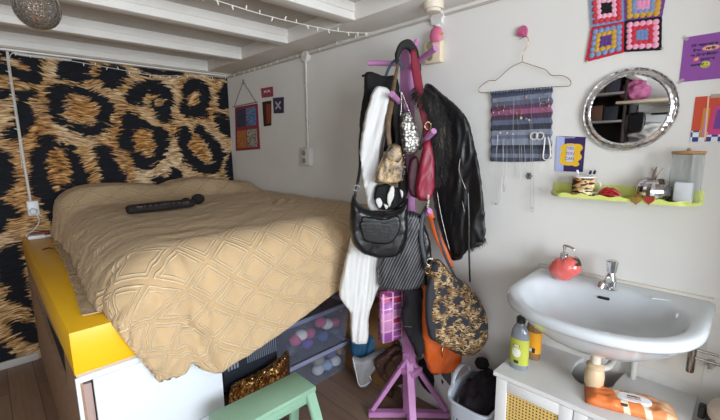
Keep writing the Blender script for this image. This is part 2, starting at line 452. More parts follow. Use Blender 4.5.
# leopard wall: the print is a real mural; its spots were measured on the wall
outer = [
 [(0,49),(44,55),(42,66),(40,80),(30,83),(12,78),(0,77),(-12,70),(-12,50)],
 [(60,60),(72,58),(90,62),(88,70),(92,76),(90,80),(80,82),(62,80),(56,74),(58,64)],
 [(100,66),(112,64),(124,66),(127,76),(120,86),(113,90),(103,85),(97,77)],
 [(135,65),(158,68),(180,72),(182,76),(165,76),(140,72)],
 [(48,88),(60,84),(75,86),(95,92),(108,99),(114,108),(113,118),(107,130),(97,136),(88,137),(72,130),(55,123),(48,112)],
 [(0,88),(10,88),(12,98),(0,101),(-10,98),(-10,90)],
 [(15,90),(33,90),(35,97),(30,102),(34,115),(32,128),(22,138),(5,140),(3,132),(14,124),(14,105)],
 [(-8,150),(8,151),(12,165),(18,180),(8,192),(4,200),(14,206),(20,215),(10,222),(0,234),(-14,236),(-16,160)],
 [(32,155),(40,138),(50,134),(60,144),(74,146),(82,165),(88,180),(80,196),(66,205),(54,226),(46,215),(38,200),(30,180),(30,165)],
 [(95,147),(105,145),(114,155),(120,168),(128,178),(118,184),(105,182),(98,170)],
 [(125,97),(133,85),(145,80),(160,81),(170,88),(174,98),(172,110),(170,120),(162,120),(152,108),(153,101),(150,93),(145,96),(144,104),(136,106),(128,103)],
 [(182,88),(192,79),(204,82),(210,92),(209,108),(200,117),(187,116),(180,108),(184,98)],
 [(218,90),(228,84),(236,90),(236,106),(228,108),(220,108)],
 [(122,115),(130,112),(142,118),(152,124),(168,132),(170,142),(166,155),(155,165),(143,171),(135,168),(132,158),(122,150),(118,138),(122,130)],
 [(177,132),(184,126),(193,132),(197,125),(205,128),(215,138),(224,152),(222,166),(215,174),(205,174),(190,167),(182,155),(178,143)],
 [(150,178),(168,176),(172,166),(182,174),(178,182),(160,186)],
 [(155,114),(168,113),(171,120),(160,122)],
 [(184,112),(200,116),(208,114),(206,118),(190,118)],
 [(213,114),(226,116),(236,122),(236,140),(222,132)],
 [(226,160),(236,150),(238,178),(228,178)],
 [(-4,256),(20,242),(24,262),(28,290),(34,315),(28,306),(15,304),(5,298),(8,288),(-4,280)],
 [(10,324),(30,320),(40,330),(42,345),(32,342),(18,336)],
 [(-8,338),(6,346),(16,356),(16,366),(-8,372)],
 [(205,74),(225,77),(230,82),(222,81)]]
inner = [
 [(0,54),(10,56),(18,60),(26,66),(26,69),(16,67),(8,63),(0,60)],
 [(68,98),(80,95),(92,100),(100,107),(98,118),(88,125),(75,124),(62,118),(60,113),(66,108)],
 [(52,150),(63,148),(70,165),(70,184),(62,188),(52,182),(48,166)],
 [(148,97),(155,94),(162,99),(164,104),(155,104)],
 [(190,95),(196,91),(201,99),(198,105),(190,106),(186,101)],
 [(135,130),(148,130),(155,142),(155,152),(148,158),(138,150),(133,140)],
 [(194,135),(202,138),(210,150),(214,160),(205,163),(195,155),(188,146)],
 [(52,180),(60,180),(64,186),(56,190)]]
def wallpoly(pl_):
    q = [hit(p[0], p[1], 0, 0) for p in pl_]; q = smooth_path([(v.y, v.z, 0) for v in q], 4, True)
    return np.array([(v.x, v.y) for v in q])
def sdf(Q, A):
    B = np.roll(A, -1, 0); ab = B-A; L = (ab**2).sum(1)+1e-12
    aq = Q[:, None, :]-A[None]; t = np.clip((aq*ab).sum(2)/L, 0, 1)
    dd = np.sqrt(((aq-t[..., None]*ab)**2).sum(2)).min(1)
    x, y = Q[:, 0][:, None], Q[:, 1][:, None]
    c = ((A[:, 1] > y) != (B[:, 1] > y)) & (x < (B[:, 0]-A[:, 0])*(y-A[:, 1])/(B[:, 1]-A[:, 1]+1e-15)+A[:, 0])
    return np.where(c.sum(1) % 2 == 1, -dd, dd)
gy, gz = 320, 190
ys = np.linspace(YF, 0, gy); zs = np.linspace(0, ZC, gz)
YY, ZZ = np.meshgrid(ys, zs)
QY = np.where(YY < -1.86, -3.72-YY, YY)     # the print repeats in mirror image further along
Q = np.stack([QY.ravel(), ZZ.ravel()], 1)
spot = np.full(len(Q), 1.0); tanv = np.full(len(Q), 1.0)
outs = [wallpoly(p) for p in outer]
# more rosettes where the bed hides the wall, so the print goes on
for cy, cz in ((-.3, .95), (-.8, 1.02), (-1.25, 1.0), (-.5, .55), (-1.0, .5)):
    outs.append(np.array([(cy+.16*math.cos(a)*(1+.2*math.sin(3*a+cy*9)), cz+.15*math.sin(a)) for a in np.linspace(0, 2*PI, 20)[:-1]]))
for A_ in outs: spot = np.minimum(spot, sdf(Q, A_))
for p in inner: tanv = np.minimum(tanv, sdf(Q, wallpoly(p)))
spot = np.maximum(spot, -tanv)
b = NB(); vv = [b.verts.new((0, y, z)) for y, z in zip(YY.ravel().tolist(), ZZ.ravel().tolist())]
for j in range(gz-1):
    for i in range(gy-1): b.faces.new((vv[j*gy+i], vv[j*gy+i+1], vv[(j+1)*gy+i+1], vv[(j+1)*gy+i]))
me = bpy.data.meshes.new('wall_left'); b.to_mesh(me); b.free()
for nm, arr in (('spot', spot), ('tan', tanv)):
    a_ = me.attributes.new(nm, 'FLOAT', 'POINT'); a_.data.foreach_set('value', arr.astype(np.float32))
me.materials.append(mat_leopard())
o = bpy.data.objects.new('wall_left', me); COL.objects.link(o); o['kind'] = 'structure'
mod = o.modifiers.new('t', 'SOLIDIFY'); mod.thickness = .08; mod.offset = 1 if me.polygons[0].normal.x < 0 else -1

# joists, wall plate, cornice, skirting
CEILP = M('e8e5df', .5, 0, 3, 'e0dcd6')
def beam(name, x, y0, y1):
    b = box(NB(), (x-.075, y0, ZB), (x, y1, ZC+.01), .004)
    box(b, (x-.005, y0, ZB+.035), (x+.008, y1-.004, ZC+.01), .003)
    box(b, (x-.082, y0, ZB-.006), (x+.006, y1-.002, ZB+.008), .003)
    st(name, b, CEILP, True)
for k, x in enumerate((.12, .735, 1.355, 1.985, 2.61, 3.23, 3.85, 4.47, 5.09)): beam('trim_%d' % (k+1), x, YF, -.228)
b = box(NB(), (0, -.232, ZB-.005), (XR, 0, ZC+.01), .006); box(b, (0, -.012, ZB-.022), (XR, 0, ZB-.005), .002)
st('trim_10', b, CEILP, True)
b = box(NB(), (0, YF, ZB-.02), (.045, -.005, ZB+.06), .005); box(b, (0, YF, ZB-.01), (.1, -.005, ZB+.05), .006)
st('trim_11', b, CEILP, True)
st('baseboard_left', box(NB(), (0, YF, 0), (.015, -1.62, .055), .003), M('b5b0aa', .5), True)
st('trim_12', box(NB(), (2.935, -.012, wl(670, 374.5).z), (wl(702, 382).x, 0, 1.0), .002), M('d5cec4', .45), True)

# ================================================================ BED PLATFORM
bw = M('a98a70', .6, 0, 14, '987a62', 0, .3, .002, 0, 0, 1.45, 0, (1, 1, 6))
X1, YL = 2.02, -1.61
pr = empty('storage_bed_base', (1.0, -.8, 0), 'storage bed base with a yellow top slab over white drawer fronts, by the leopard wall', 'bed base')
Y = M('f3bc18', .38, 0, 5, 'f0b610')
bx('top_slab', (.004, YL, .762), (X1, -1.30, .9175), Y, pr, .003, 'bright yellow top slab')
bx('deck_board', (.004, -1.298, .80), (X1-.06, -.004, .9175), M('c9b79a', .6), pr, .003)
bx('trim_strip', (.01, YL+.004, .75), (X1-.004, -1.302, .762), M('c9b59a', .6), pr, .001)
# brown side panel (facing the room's left), its long opening backed by a black board as painted shade
b = NB(); sy0, sy1 = YL+.003, YL+.02
s0 = hit(38, 298, 1, YL); s1 = hit(64, 382, 1, YL)
O = [(.004, 0), (X1-.005, 0), (X1-.005, .75), (.004, .75)]; Tt = [(.35, .64), (1.74, .747), (1.66, .50)]
b = NB(); ov_ = [[b.verts.new((x, y_, z)) for x, z in O+Tt] for y_ in (sy0, sy1)]
for vv_ in ov_:
    o1_, o2_, o3_, o4_, t1_, t2_, t3_ = vv_
    for f_ in ((o4_, o1_, t1_), (o1_, o2_, t3_, t1_), (o2_, o3_, t2_, t3_), (o3_, o4_, t1_, t2_)): b.faces.new(f_)
for cyc in ((0, 1, 2, 3), (4, 5, 6)):
    for k in range(len(cyc)):
        i_, j_ = cyc[k], cyc[(k+1) % len(cyc)]; b.faces.new((ov_[0][i_], ov_[0][j_], ov_[1][j_], ov_[1][i_]))
link('side_panel', b, bw, pr, False, 'brown side panel')
link('bay_shade_board', box(NB(), (.3, sy1+.001, .42), (1.85, sy1+.02, .748)), M('15161a', .8), pr, False, 'black board as shade behind the side panel opening')
WB = M('dde3ea', .35)
b = NB()
box(b, (X1-.02, YL, .728), (X1-.0005, -1.10, .75), .001); box(b, (X1-.02, YL, 0), (X1, YL+.012, .75), .001); box(b, (1.3, -1.122, 0), (X1-.03, -1.10, .728), .001)
link('carcass', b, WB, pr)
bx('drawer', (X1-.022, YL+.050, .38), (X1, -1.10, .727), WB, pr, .001)
bx('drawer', (X1-.022, YL+.050, .03), (X1, -1.10, .376), WB, pr, .001)
bx('drawer_side', (1.4, YL+.030, .03), (X1-.035, YL+.048, .70), M('b89c94', .6), pr, .001, 'bare pinkish wood drawer side')
bx('drawer_side', (X1-.040, YL+.013, .03), (X1-.030, YL+.030, .705), M('c0a49a', .6), pr, .001, 'bare pinkish wood edge')
bx('back_panel', (.25, -.05, 0), (1.15, -.03, .80), M('4a4038', .8), pr, .001)

# mattress + spread
mt = bx('mattress', (.02, -1.30, .918), (1.94, -.02, 1.11), M('e8e4dc', .8), None, .03)
tagp(mt, 'thick white mattress under the tan bedspread on the yellow bed base', 'mattress')
b = NB(); NS, NTt = 150, 220
def ztop(x, y):
    f = max(0, min(1, (.58-x)/.30)); f = f*f*(3-2*f)
    prof = 1-.55*max(0, min(1, (.10-x)/.1))**2
    edge = max(0, min(1, (y+1.42)/.14)) ** .5
    pil = .105 - .035*math.exp(-((y+.06)/.12)**2) + .012*math.cos((y+.45)*9) - .02*math.exp(-((y+.72)/.06)**2)
    z = 1.148 + pil*f*prof*(.75+.25*edge)
    z += .006*noise.noise(Vector((x*3, y*3, 1))) + .0045*noise.noise(Vector((x*9, y*9, 4)))
    # pulled wrinkle bundle near the wall side
    r_ = math.hypot(x-1.22, (y+.28)*1.6)
    z += .011*math.exp(-(r_/.22)**2)*math.sin(60*(x*.6+y)+4*noise.noise(Vector((x*6, y*6, 9))))
    return z
def hem(y):
    K = [(-1.50,.66),(-1.372,.655),(-1.312,.640),(-1.270,.650),(-1.239,.686),(-1.205,.628),(-1.125,.588),(-.993,.612),(-.807,.655),(-.454,.768),(-.2,.79),(0,.82)]
    for (a, za), (c, zc_) in zip(K, K[1:]):
        if a <= y <= c: return za+(zc_-za)*(y-a)/(c-a)
    return K[0][1] if y < K[0][0] else K[-1][1]
grid = []; uvs = []
XE, RF, SE, RL = 1.92, .14, 1.235, .15
def crease(x, y, sd_, fx=7, fy=7):
    return 1-2.6*abs(noise.noise(Vector((x*fx, y*fy, sd_))))
for i in range(NS+1):
    s = i/NS*1.66; row = []; uvr = []
    for j in range(NTt+1):
        t = .008 + j/NTt*2.60
        xe = min(t, XE+.02); out_ = .03*min(1, xe/1.0)+.055*max(0, min(1, (xe-1.0)/.9))
        if s < SE: y = -.015-s; dr = 0; rest = 0
        else:
            e = s-SE; a = min(e/RL, PI/2)
            y = -.015-SE-RL*math.sin(a); dr = RL*(1-math.cos(a)); rest = max(0, e-RL*PI/2)
            dr += rest*.97; y -= .22*rest+out_*min(1, e/.25)
        z = ztop(xe, max(y, -1.30))
        side = min(1, dr/.08)
        if dr > 0:
            wv = .009*crease(t, s, 11, 9, 3)+.007*crease(t+s*.6, s, 15, 20, 6)
            y -= wv*side
        zs_ = z-dr+.004*side*crease(t, s, 22, 16, 5)
        if zs_ < .921+.003*crease(t, 0, 3, 12, 1):
            y -= .25*min(.05, .921-zs_); zs_ = .923+.004*max(0, crease(t, s, 3, 12, 3))
        if t <= XE: P_ = Vector((t, y, zs_+(.004*crease(t, s, 31, 6, 6) if not dr else 0)))
        else:
            e = t-XE; a = min(e/RF, PI/2)
            x = XE+RF*math.sin(a); dz = RF*(1-math.cos(a))
            k = min(1, max(0, (e-RF*PI/2)/(.66-RF*PI/2)))
            yc = y; fl_ = min(1, max(0, (-1.15-yc)/.35)); hz = hem(-1.15-fl_*.222 if yc < -1.15 else yc)
            z0 = max(zs_-dz, hz+.02)
            zz = z0+(hz-z0)*k
            if yc < -1.15: yc = -1.15-fl_*(.335-.457*max(0, .92-zz))
            corner = math.exp(-((yc+1.30-.12*k)/.16)**2)
            q_ = min(1, e/.12)
            x += .012*k + q_*(.005+.014*corner)*(1-.6*k)*crease(yc*1.0-.25*k, k, 41, 8, 2.5) + q_*.006*crease(yc, zz, 43, 16, 10)*(.4+corner)
            # fold line where the side drop laps over the foot
            fd = (yc+1.33)-(.16*k); x += q_*.022*math.exp(-(fd/.035)**2)*(1 if fd > 0 else .35)
            P_ = Vector((max(x, 2.03) if e > RF*1.4 else x, yc, zz))
        row.append(b.verts.new(P_)); uvr.append((s, t))
    grid.append(row); uvs.append(uvr)
uvl = b.loops.layers.uv.new('UVMap')
for i in range(NS):
    for j in range(NTt):
        f = b.faces.new((grid[i][j], grid[i][j+1], grid[i+1][j+1], grid[i+1][j]))
        for lp, (a, c) in zip(f.loops, ((i, j), (i, j+1), (i+1, j+1), (i+1, j))): lp[uvl].uv = uvs[a][c]
sp = link('bedspread', b, mat_spread(), None, True, None, 0, 180)
mod = sp.modifiers.new('t', 'SOLIDIFY'); mod.thickness = .006; mod.offset = 1 if sp.data.polygons[50].normal.z > 0 else -1
tagp(sp, 'tan bedspread with a raised diamond pattern draped over the bed', 'bedspread')

# long plush cat-like cushion lying on the bed: a black embroidered neck roll and dark round ball
p0 = hit(128, 211, 2, 1.175); p1 = hit(192, 204, 2, 1.175)
ax = (p1-p0).normalized(); sd_ = Vector((-ax.y, ax.x, 0))
zb = 1.152
roll = empty('soft_pouch', ((p0+p1)/2).xy.to_3d()+Vector((0, 0, zb)), 'long flat black pouch with grey scroll lettering lying on the bedspread', 'pouch')
b = NB(); sweep(b, [Vector((p.x, p.y, zb+.03)) for p in (p0, p0.lerp(p1, .04), p0.lerp(p1, .5), p0.lerp(p1, .96), p1)], [.03, .052, .056, .052, .03], [.014, .026, .028, .026, .014], Vector((0, 0, 1)), 14, 5)
link('body', b, M('1b1715', .75, 0, 30, '2b2421', 90, .3), roll)
b = NB(); random.seed(3)
for k in range(13):
    q = p0.lerp(p1, .12+.8*k/13) - sd_*0; q = Vector((q.x, q.y, 0)) + Vector((-sd_.x, -sd_.y, 0))*(-.0)
    cdir = -sd_ if (-sd_).dot(CP-q) > 0 else sd_
    pts = [q+cdir*(.043+.003*math.cos(a))+ax*(.011*math.cos(a+k))+Vector((0, 0, zb+.034+.013*math.sin(a))) for a in np.linspace(0, 4.4, 7)]
    sweep(b, pts, .0022, None, None, 5, 3)
link('lettering', b, M('6e6a68', .6), roll, True, 'grey scroll lettering')
q = hit(198, 199, 2, 1.19); q1 = hit(186, 201, 2, 1.185)
b = ball(NB(), (q.x, q.y, 1.154+.036), .042, 1, 1, .85, 3); ball(b, (q1.x, q1.y, 1.154+.028), .028, 1.1, 1, .9, 3)
tagp(link('rolled_socks', b, M('1a1412', .9, 0, 40, '2a211e', 60, .6, .004)), 'dark brown rolled-up fluffy ball beside the black pouch on the bed', 'rolled socks')

# things near the head of the platform
g = hit(36, 237, 2, .93)
pa = empty('power_adapter', (g.x, g.y, .918), 'white charger block lying on the head end of the yellow slab', 'charger')
b = box(NB(), (g.x-.035, g.y-.045, .918), (g.x+.03, g.y+.05, .945), .007); link('body', b, M('dcdcdf', .4), pa)
b = box(NB(), (g.x-.02, g.y+.045, .92), (g.x+.02, g.y+.08, .936), .005); link('plug', b, M('cfcfd2', .4), pa)
g2 = hit(48, 249, 2, .92)
k_ = link('hair_clip', sweep(NB(), [(g2.x, g2.y-.03, .921), (g2.x, g2.y, .926), (g2.x+.01, g2.y+.025, .921)], [.003, .008, .003], .003, None, 8, 4), M('141210', .5))
tagp(k_, 'small black clip on the yellow slab beside the bedspread', 'clip')
bxr = bx('red_tin', (.012, -1.56, .918), (.05, -1.46, .948), M('7c2a16', .5)); tagp(bxr, 'flat dark red tin on the yellow slab against the leopard wall', 'tin')
# conduit and socket on the leopard wall
A0 = hit(12, 51, 0, .02); A1 = hit(9, 60, 0, .02); A2 = hit(30, 198, 0, .02)
cnd = empty('wall_socket', (0.01, A2.y, A2.z-.08), 'white wall socket at the end of the cable pipe on the leopard print wall', 'socket')
s_ = hit(33, 207, 0, .02)
link('socket_plate', box(NB(), (.002, s_.y-.033, s_.z-.06), (.035, s_.y+.033, s_.z+.045), .008), M('dfe1e4', .4), cnd)
link('plug', lathe(NB(), [(.02, 0), (.021, .02), (.017, .028)], (.035, s_.y-.004, s_.z-.028), 20, (1, 0, 0)), M('cfd1d6', .4), cnd)
link('cable_pipe', sweep(NB(), [(.012, -1.2, ZB-.03), (.012, A0.y+.04, ZB-.031), (.012, A0.y, A0.z), (.012, A1.y-.004, A1.z), (.012, A2.y, A2.z), (.012, s_.y, s_.z+.04)], .0085, None, None, 10, 5), M('cfcac2', .45), cnd)
link('power_cord', sweep(NB(), [(.05, s_.y, s_.z-.03), (.07, s_.y+.02, s_.z-.09), (.06, s_.y-.01, s_.z-.15), (.1, s_.y-.06, .95), (g.x-.02, g.y-.04, .932)], .0035), M('dcdcdf', .5), cnd)

# ================================================================ THINGS STORED UNDER THE BED (foot end)
bagz = .50
c = hit(255, 372, 0, 1.98)
b = box(NB(), (1.55, -1.065, .40), (1.955, -.78, .655), .004)
bk = link('black_box', b, M('23262e', .35)); tagp(bk, 'black carton with printed white text above the gold bag under the bed', 'carton')
bk['label'] = 'black carton with white printed lines on its end, under the foot of the bed'
r_ = NB()
for k in range(15): box(r_, (1.9555, -.945+.0112*k, .50), (1.9567, -.942+.0112*k, .625))
for k in range(4): box(r_, (1.9555, -1.045+.015*k, .50), (1.9567, -1.037+.015*k, .56))
pt = link('printed_text', r_, M('7d8696', .5), bk, False, 'pale printed lines')
r_ = NB(); box(r_, (1.9555, -.985, .555), (1.9569, -.960, .592)); link('printed_badge', r_, M('e6e4e2', .5), bk, False, 'white badge')
box_ = NB()
puff(box_, [(231,386),(248,377),(266,367),(280,357),(288,351),(290,372),(285,392),(262,410),(238,420),(230,405)], 1.72, .07, .05, .0033, .013, folds(60, .022, .4, 5, 25), True)
gb = link('gold_foil_bag', box_, mat_foil('b98d58')); tagp(gb, 'crumpled shiny gold foil bag sticking out under the foot of the bed', 'bag')
bx_ = bx('storage_box', (1.5, -1.08, 0), (1.95, -.78, .385), M('3a2c25', .7)); tagp(bx_, 'dark brown box on the floor below the gold foil bag', 'box')
# two clear stacking tubs
def tub(z0, z1, x0, x1, y0, y1, lab, lidc):
    t = empty('storage_tub', ((x0+x1)/2, (y0+y1)/2, z0), lab, 'storage tub', 'clear storage tubs under the bed')
    b = NB(); r0 = [(x0+.02, y0+.02), (x1-.02, y0+.02), (x1-.02, y1-.02), (x0+.02, y1-.02)]; r1 = [(x0, y0), (x1, y0), (x1, y1), (x0, y1)]
    loft(b, [[(p[0], p[1], z0) for p in r0], [(p[0], p[1], z1) for p in r1]], True, False)
    o = link('tub_body', b, mat_clear('8f94a8', .16, .1), t, False)
    o.modifiers.new('t', 'SOLIDIFY').thickness = .002
    b = NB(); box(b, (x1-.002, y0-.01, z1-.02), (x1+.012, y1+.01, z1+.008), .004); box(b, (x0-.01, y0-.01, z1-.02), (x0+.004, y1+.01, z1+.008), .004)
    box(b, (x0, y0-.012, z1-.02), (x1, y0+.002, z1+.008), .004); box(b, (x0, y1-.002, z1-.02), (x1, y1+.012, z1+.008), .004)
    link('rim', b, M(lidc, .3), t)
    return t
TX = 1.74
tub(.002, .215, 1.25, TX, -.75, -.10, 'lower clear plastic tub with balls of yarn, on the floor beneath the other tub', '8c90a8')
tub(.228, .50, 1.25, TX+.02, -.75, -.10, 'upper clear plastic tub with pink and purple yarn, stacked under the bed', '6f7288')
lower = [('d8dce2', (335, 362)), ('8fa7c9', (327, 372)), ('caa25a', (342, 350)), ('4c7a55', (352, 352)), ('5a4f86', (330, 352)), ('93908c', (318, 360)), ('b6a27a', (352, 342)), ('4a5a8c', (346, 366)), ('c5c7cf', (318, 378))]
upper = [('c4527e', (295, 340)), ('ddd9dc', (301, 335)), ('b04a74', (309, 333)), ('5a3f9c', (307, 347)), ('2f4d86', (322, 342)), ('b84a74', (320, 322)), ('cfcdd2', (327, 324)), ('a8406a', (334, 322)), ('4e505c', (290, 355)), ('6a4a52', (343, 308)), ('3a4a60', (335, 336))]
for lst, nm in ((upper, 'upper'), (lower, 'lower')):
    for i, (c_, (px, py)) in enumerate(lst):
        q = hit(px, py, 0, TX-.085)
        q.z = max(q.z, .05 if nm == 'lower' else .275); q.z = min(q.z, .165 if nm == 'lower' else .45)
        r = .036
        b = ball(NB(), q, r, 1.15, 1.2, .95, 3)
        o = link('yarn_ball', b, M(c_, .85, 0, 0, None, 110, .8, .004))
        tagp(o, 'ball of yarn seen through the side of the %s storage tub' % nm, 'yarn', 'yarn balls in the %s tub' % nm)

# ================================================================ STEP STOOL
G = M('8fb59c', .45, 0, 4, '88ae95')
sx0, sx1, sy0_, sy1_ = 2.178, 2.335, -1.235, -.822
stl = empty('step_stool', (2.3, -1.03, 0), 'pale green wooden step stool at the foot of the bed', 'stool')
link('top_step', box(NB(), (sx0, sy0_, .475), (sx1, sy1_, .50), .005), G, stl)
link('apron', box(NB(), (sx1-.035, sy0_+.03, .425), (sx1-.018, sy1_-.03, .475), .003), G, stl)
link('apron', box(NB(), (sx0+.015, sy0_+.03, .425), (sx0+.03, sy1_-.03, .475), .003), G, stl)
for yy in (sy0_+.012, sy1_-.032):
    link('leg', obox(NB(), (sx0+.028, yy+.011, .476), (sx0-.03, yy+.011, 0), .02, .045, Vector((0, 1, 0))), G, stl)
    link('leg', obox(NB(), (sx1-.024, yy+.011, .476), (sx1+.19, yy+.011, 0), .02, .045, Vector((0, 1, 0))), G, stl)
link('lower_step', box(NB(), (2.36, sy0_+.034, .22), (2.53, sy1_-.034, .242), .005), G, stl)
link('stretcher', box(NB(), (sx0-.01, sy0_+.03, .12), (sx0+.008, sy1_-.03, .15), .003), G, stl)

# ================================================================ COAT RACK
RXP, RYP = 2.335, -.17
ck = empty('coat_rack', (RXP, RYP, 0), 'lilac painted wooden coat rack standing against the white wall, loaded with bags', 'coat rack')
top = Vector((2.295, -.17, 2.035)); bot = Vector((RXP, RYP, .02))
b = NB(); n_ = 8
def prism(bm, a, c, wx, wy):
    rings = [[p+Vector((sx*wx/2, sy*wy/2, 0)) for sx, sy in ((-1, -1), (1, -1), (1, 1), (-1, 1))] for p in (a, c)]
    loft(bm, rings); return bm
prism(b, bot, top, .062, .045); bmesh.ops.bevel(b, geom=b.edges[:], offset=.004, segments=2, affect='EDGES')
link('post', b, PINKW, ck)
def pp(z): return bot.lerp(top, (z-.02)/2.015)
for tip, z in ((at(436, 48, 1.76), 1.90), (at(368, 63, 2.08), 1.93), (at(392, 94, 1.76), 1.70), (at(434, 131, 1.74), 1.47), (at(430, 211, 1.76), 1.12), (at(417, 41, 2.06), 1.95)):
    a_ = pp(z); sweep_b = NB(); sweep(sweep_b, [a_, a_.lerp(tip, .5), tip], .0135, None, None, 14, 2)
    link('peg', sweep_b, PINKW, ck)
for dx, dy in ((-1, -1), (1, -1), (1, .93), (-1, .93)):
    e = Vector((RXP+dx*.165, RYP+dy*.165, 0))
    link('foot', obox(NB(), (RXP, RYP, .02), e+Vector((0, 0, .02)), .04, .032), PINKW, ck)
    link('brace', obox(NB(), e+Vector((-dx*.015, -dy*.015, .045)), pp(.40)-Vector((dx*.015, dy*.015, 0)), .036, .024), PINKW, ck)
link('collar', box(NB(), (RXP-.055, RYP-.045, .27), (RXP+.055, RYP+.045, .31), .005), PINKW, ck)

# ---- what hangs on it
def soft(name, parts, label, cat):
    """parts: list of (part name, bmesh, material, smooth-angle)"""
    if len(parts) == 1: o = link(name, parts[0][1], parts[0][2], None, True, None, 0, 180)
    else:
        base = Vector((0, 0, 0)); 
        co = [v.co for v in parts[0][1].verts]; base = sum(co, Vector())/len(co); base.z = min(c.z for c in co)
        o = empty(name, base, None, None)
        for pn, bm, mt_, *lb in parts: link(pn, bm, mt_, o, True, lb[0] if lb else None, 0, 180)
    return tagp(o, label, cat)
def strap(pts, w=.008, t=.003, n=5): # pts px,py,d
    return sweep(NB(), [at(*p) for p in pts], t, w, RV, 8, n)
def band(pts, w, t): # flat strap with its width across the view
    return sweep(NB(), [at(*p) for p in pts], t, w, RV, 10, 5)

# strap looped over the rack's top
soft('fabric_belt', [('belt', puff(NB(), [(396,64),(395,54),(399,44),(407,39),(414,43),(419,54),(421.5,75),(422,112),(420,112),(419,76),(414,60),(408,51),(403,50),(400,56),(398,64)], 1.915, .04, .02, 0, .009), M('22211f', .8))],
     'black cloth strap looped over the top of the lilac coat rack', 'strap')
# black tote
soft('tote_bag', [
 ('bag_body', puff(NB(), [(366,72),(385,76),(397,77),(400,100),(400,140),(392,150),(372,150),(360,130),(361,110),(364,90)], 1.97, .05, .03, 0, .014, folds(20, .006, 0, 1)), BLACKF),
 ('handle', band([(385,78,1.96),(389,68,1.95),(394,61,1.94),(399,60,1.92),(402,70,1.91)], .007, .002), M('3c4654', .8), 'grey blue handle'),
 ('handle', band([(362,76,1.97),(368,75,1.965)], .008, .003), BLACKF)],
 'flat black cotton tote hanging behind the white sweater on the rack', 'tote bag')
# white sweater: folded over a peg, sleeve hanging down to near the floor
WS = M('d3d2d0', .9)
soft('white_sweater', [
 ('sleeve', puff(NB(), [(374,89),(381,86),(388,89),(390,96),(387,115),(384,135),(380,160),(378,185),(379,215),(372,222),(366,200),(362,180),(359,160),(361,140),(364,120),(369,102)], 1.85, .055, .03, 0, .010, folds(50, .009, .25, 2, 3)), WS),
 ('body', puff(NB(), [(352,232),(360,226),(372,228),(380,240),(381,262),(380,282),(374,300),(369,316),(368,340),(362,344),(352,342),(350,322),(349,310),(341,300),(339,290),(343,268),(348,250)], 1.88, .06, .03, 0, .010, folds(50, .013, .12, 4, 2)), WS),
 ('cuff', puff(NB(), [(351,328),(360,330),(368,329),(368,338),(366,343),(354,342)], 1.875, .05, .02, 0, .008), M('cbcbca', .85)),],
 'white knitted sweater hanging from a lilac peg, one sleeve almost to the floor', 'sweater')
# brown snake print crossbody bag
soft('snake_print_bag', [
 ('bag_body', puff(NB(), [(389,146),(395,143),(400,146),(403,158),(404,170),(403,180),(396,184),(384,184),(374,182),(376,172),(381,160)], 1.77, .075, .022, 0, .009, folds(40, .006, 0, 3), False), mat_python()),
 ('flap', puff(NB(), [(390,147),(396,144),(401,148),(402,158),(397,163),(390,161),(385,156)], 1.735, .02, .01, 0, .008), mat_python()),
 ('strap', band([(390,148,1.78),(388,125,1.80),(391,105,1.83),(394,85,1.87),(398,64,1.90)], [.010,.013,.013,.010,.007], .004), M('4e3c2b', .5, 0, 30, '6f5840')),
 ('strap', band([(377,181,1.78),(381,160,1.79),(385,135,1.80),(391,108,1.84)], [.004,.006,.006,.004], .003), M('2a1c14', .5))],
 'small brown snake print shoulder bag hanging in front of the rack', 'shoulder bag')
soft('brown_scarf', [('scarf', puff(NB(), [(391,92),(398,90),(403,100),(404,125),(406,160),(408,190),(404,200),(398,188),(397,150),(392,120)], 1.875, .03, .015, 0, .011, folds(60, .004, .1, 4)), M('1a1413', .8))],
 'thin dark brown scarf hanging along the left of the rack post', 'scarf')
# silver sequin bag
soft('sequin_bag', [
 ('bag_body', puff(NB(), [(402,115),(408,112),(413,118),(418,130),(420,142),(417,150),(409,155),(403,152),(401,140),(400,126)], 1.82, .06, .03, 0, .008), mat_sequin()),
 ('handle', (lambda b: [ball(b, at(401+.5*math.sin(k*.3), 93+k*1.7, 1.83), .0052, 1, 1, 1, 1) for k in range(14)] and b)(NB()), SILV, 'beaded silver handle'),
 ('handle', (lambda b: [ball(b, at(402+k*.62, 93+k*1.6, 1.84), .0052, 1, 1, 1, 1) for k in range(14)] and b)(NB()), SILV, 'beaded silver handle'),
 ('tassel', (lambda b: [ball(b, at(404+random.uniform(-2, 2), 155+k*2.4, 1.82), .0045, 1, 1, 1, 1) for k in range(9)] and b)(NB()), SILV)],
 'silver sequinned evening bag with beaded handles in the middle of the rack', 'evening bag')
# red bag
RED = M('8d2038', .45, 0, 5, '7a1a30', 30, .2, .004)
soft('red_shoulder_bag', [
 ('bag_body', puff(NB(), [(424,143),(430,140),(433,152),(435,170),(434,190),(430,200),(424,201),(418,199),(415,190),(418,170),(421,155)], 1.80, .06, .03, 0, .009, folds(35, .006, .3, 6)), RED),
 ('side_panel', puff(NB(), [(410,160),(418,158),(420,185),(418,198),(410,194),(407,180)], 1.83, .04, .02, 0, .010), M('3d1420', .6), 'dark maroon side'),
 ('strap', band([(427,148,1.80),(427,130,1.81),(421,100,1.84),(416,70,1.87),(413,50,1.88)], [.016,.016,.020,.022,.012], .005), M('7c1c30', .5)),
 ('strap', band([(420,150,1.82),(424,125,1.82),(422,95,1.85)], [.006,.006,.005], .003), M('2c1a1c', .5)),
 ('buckle', sweep(NB(), [at(428+4*math.cos(a)*.8, 126+4*math.sin(a), 1.795) for a in np.linspace(0, 2*PI, 9)[:-1]], .0022, None, None, 6, 2, True), M('b49a78', .25, 1), 'brass buckle')],
 'dark red leather shoulder bag with long straps hanging from the rack', 'shoulder bag')
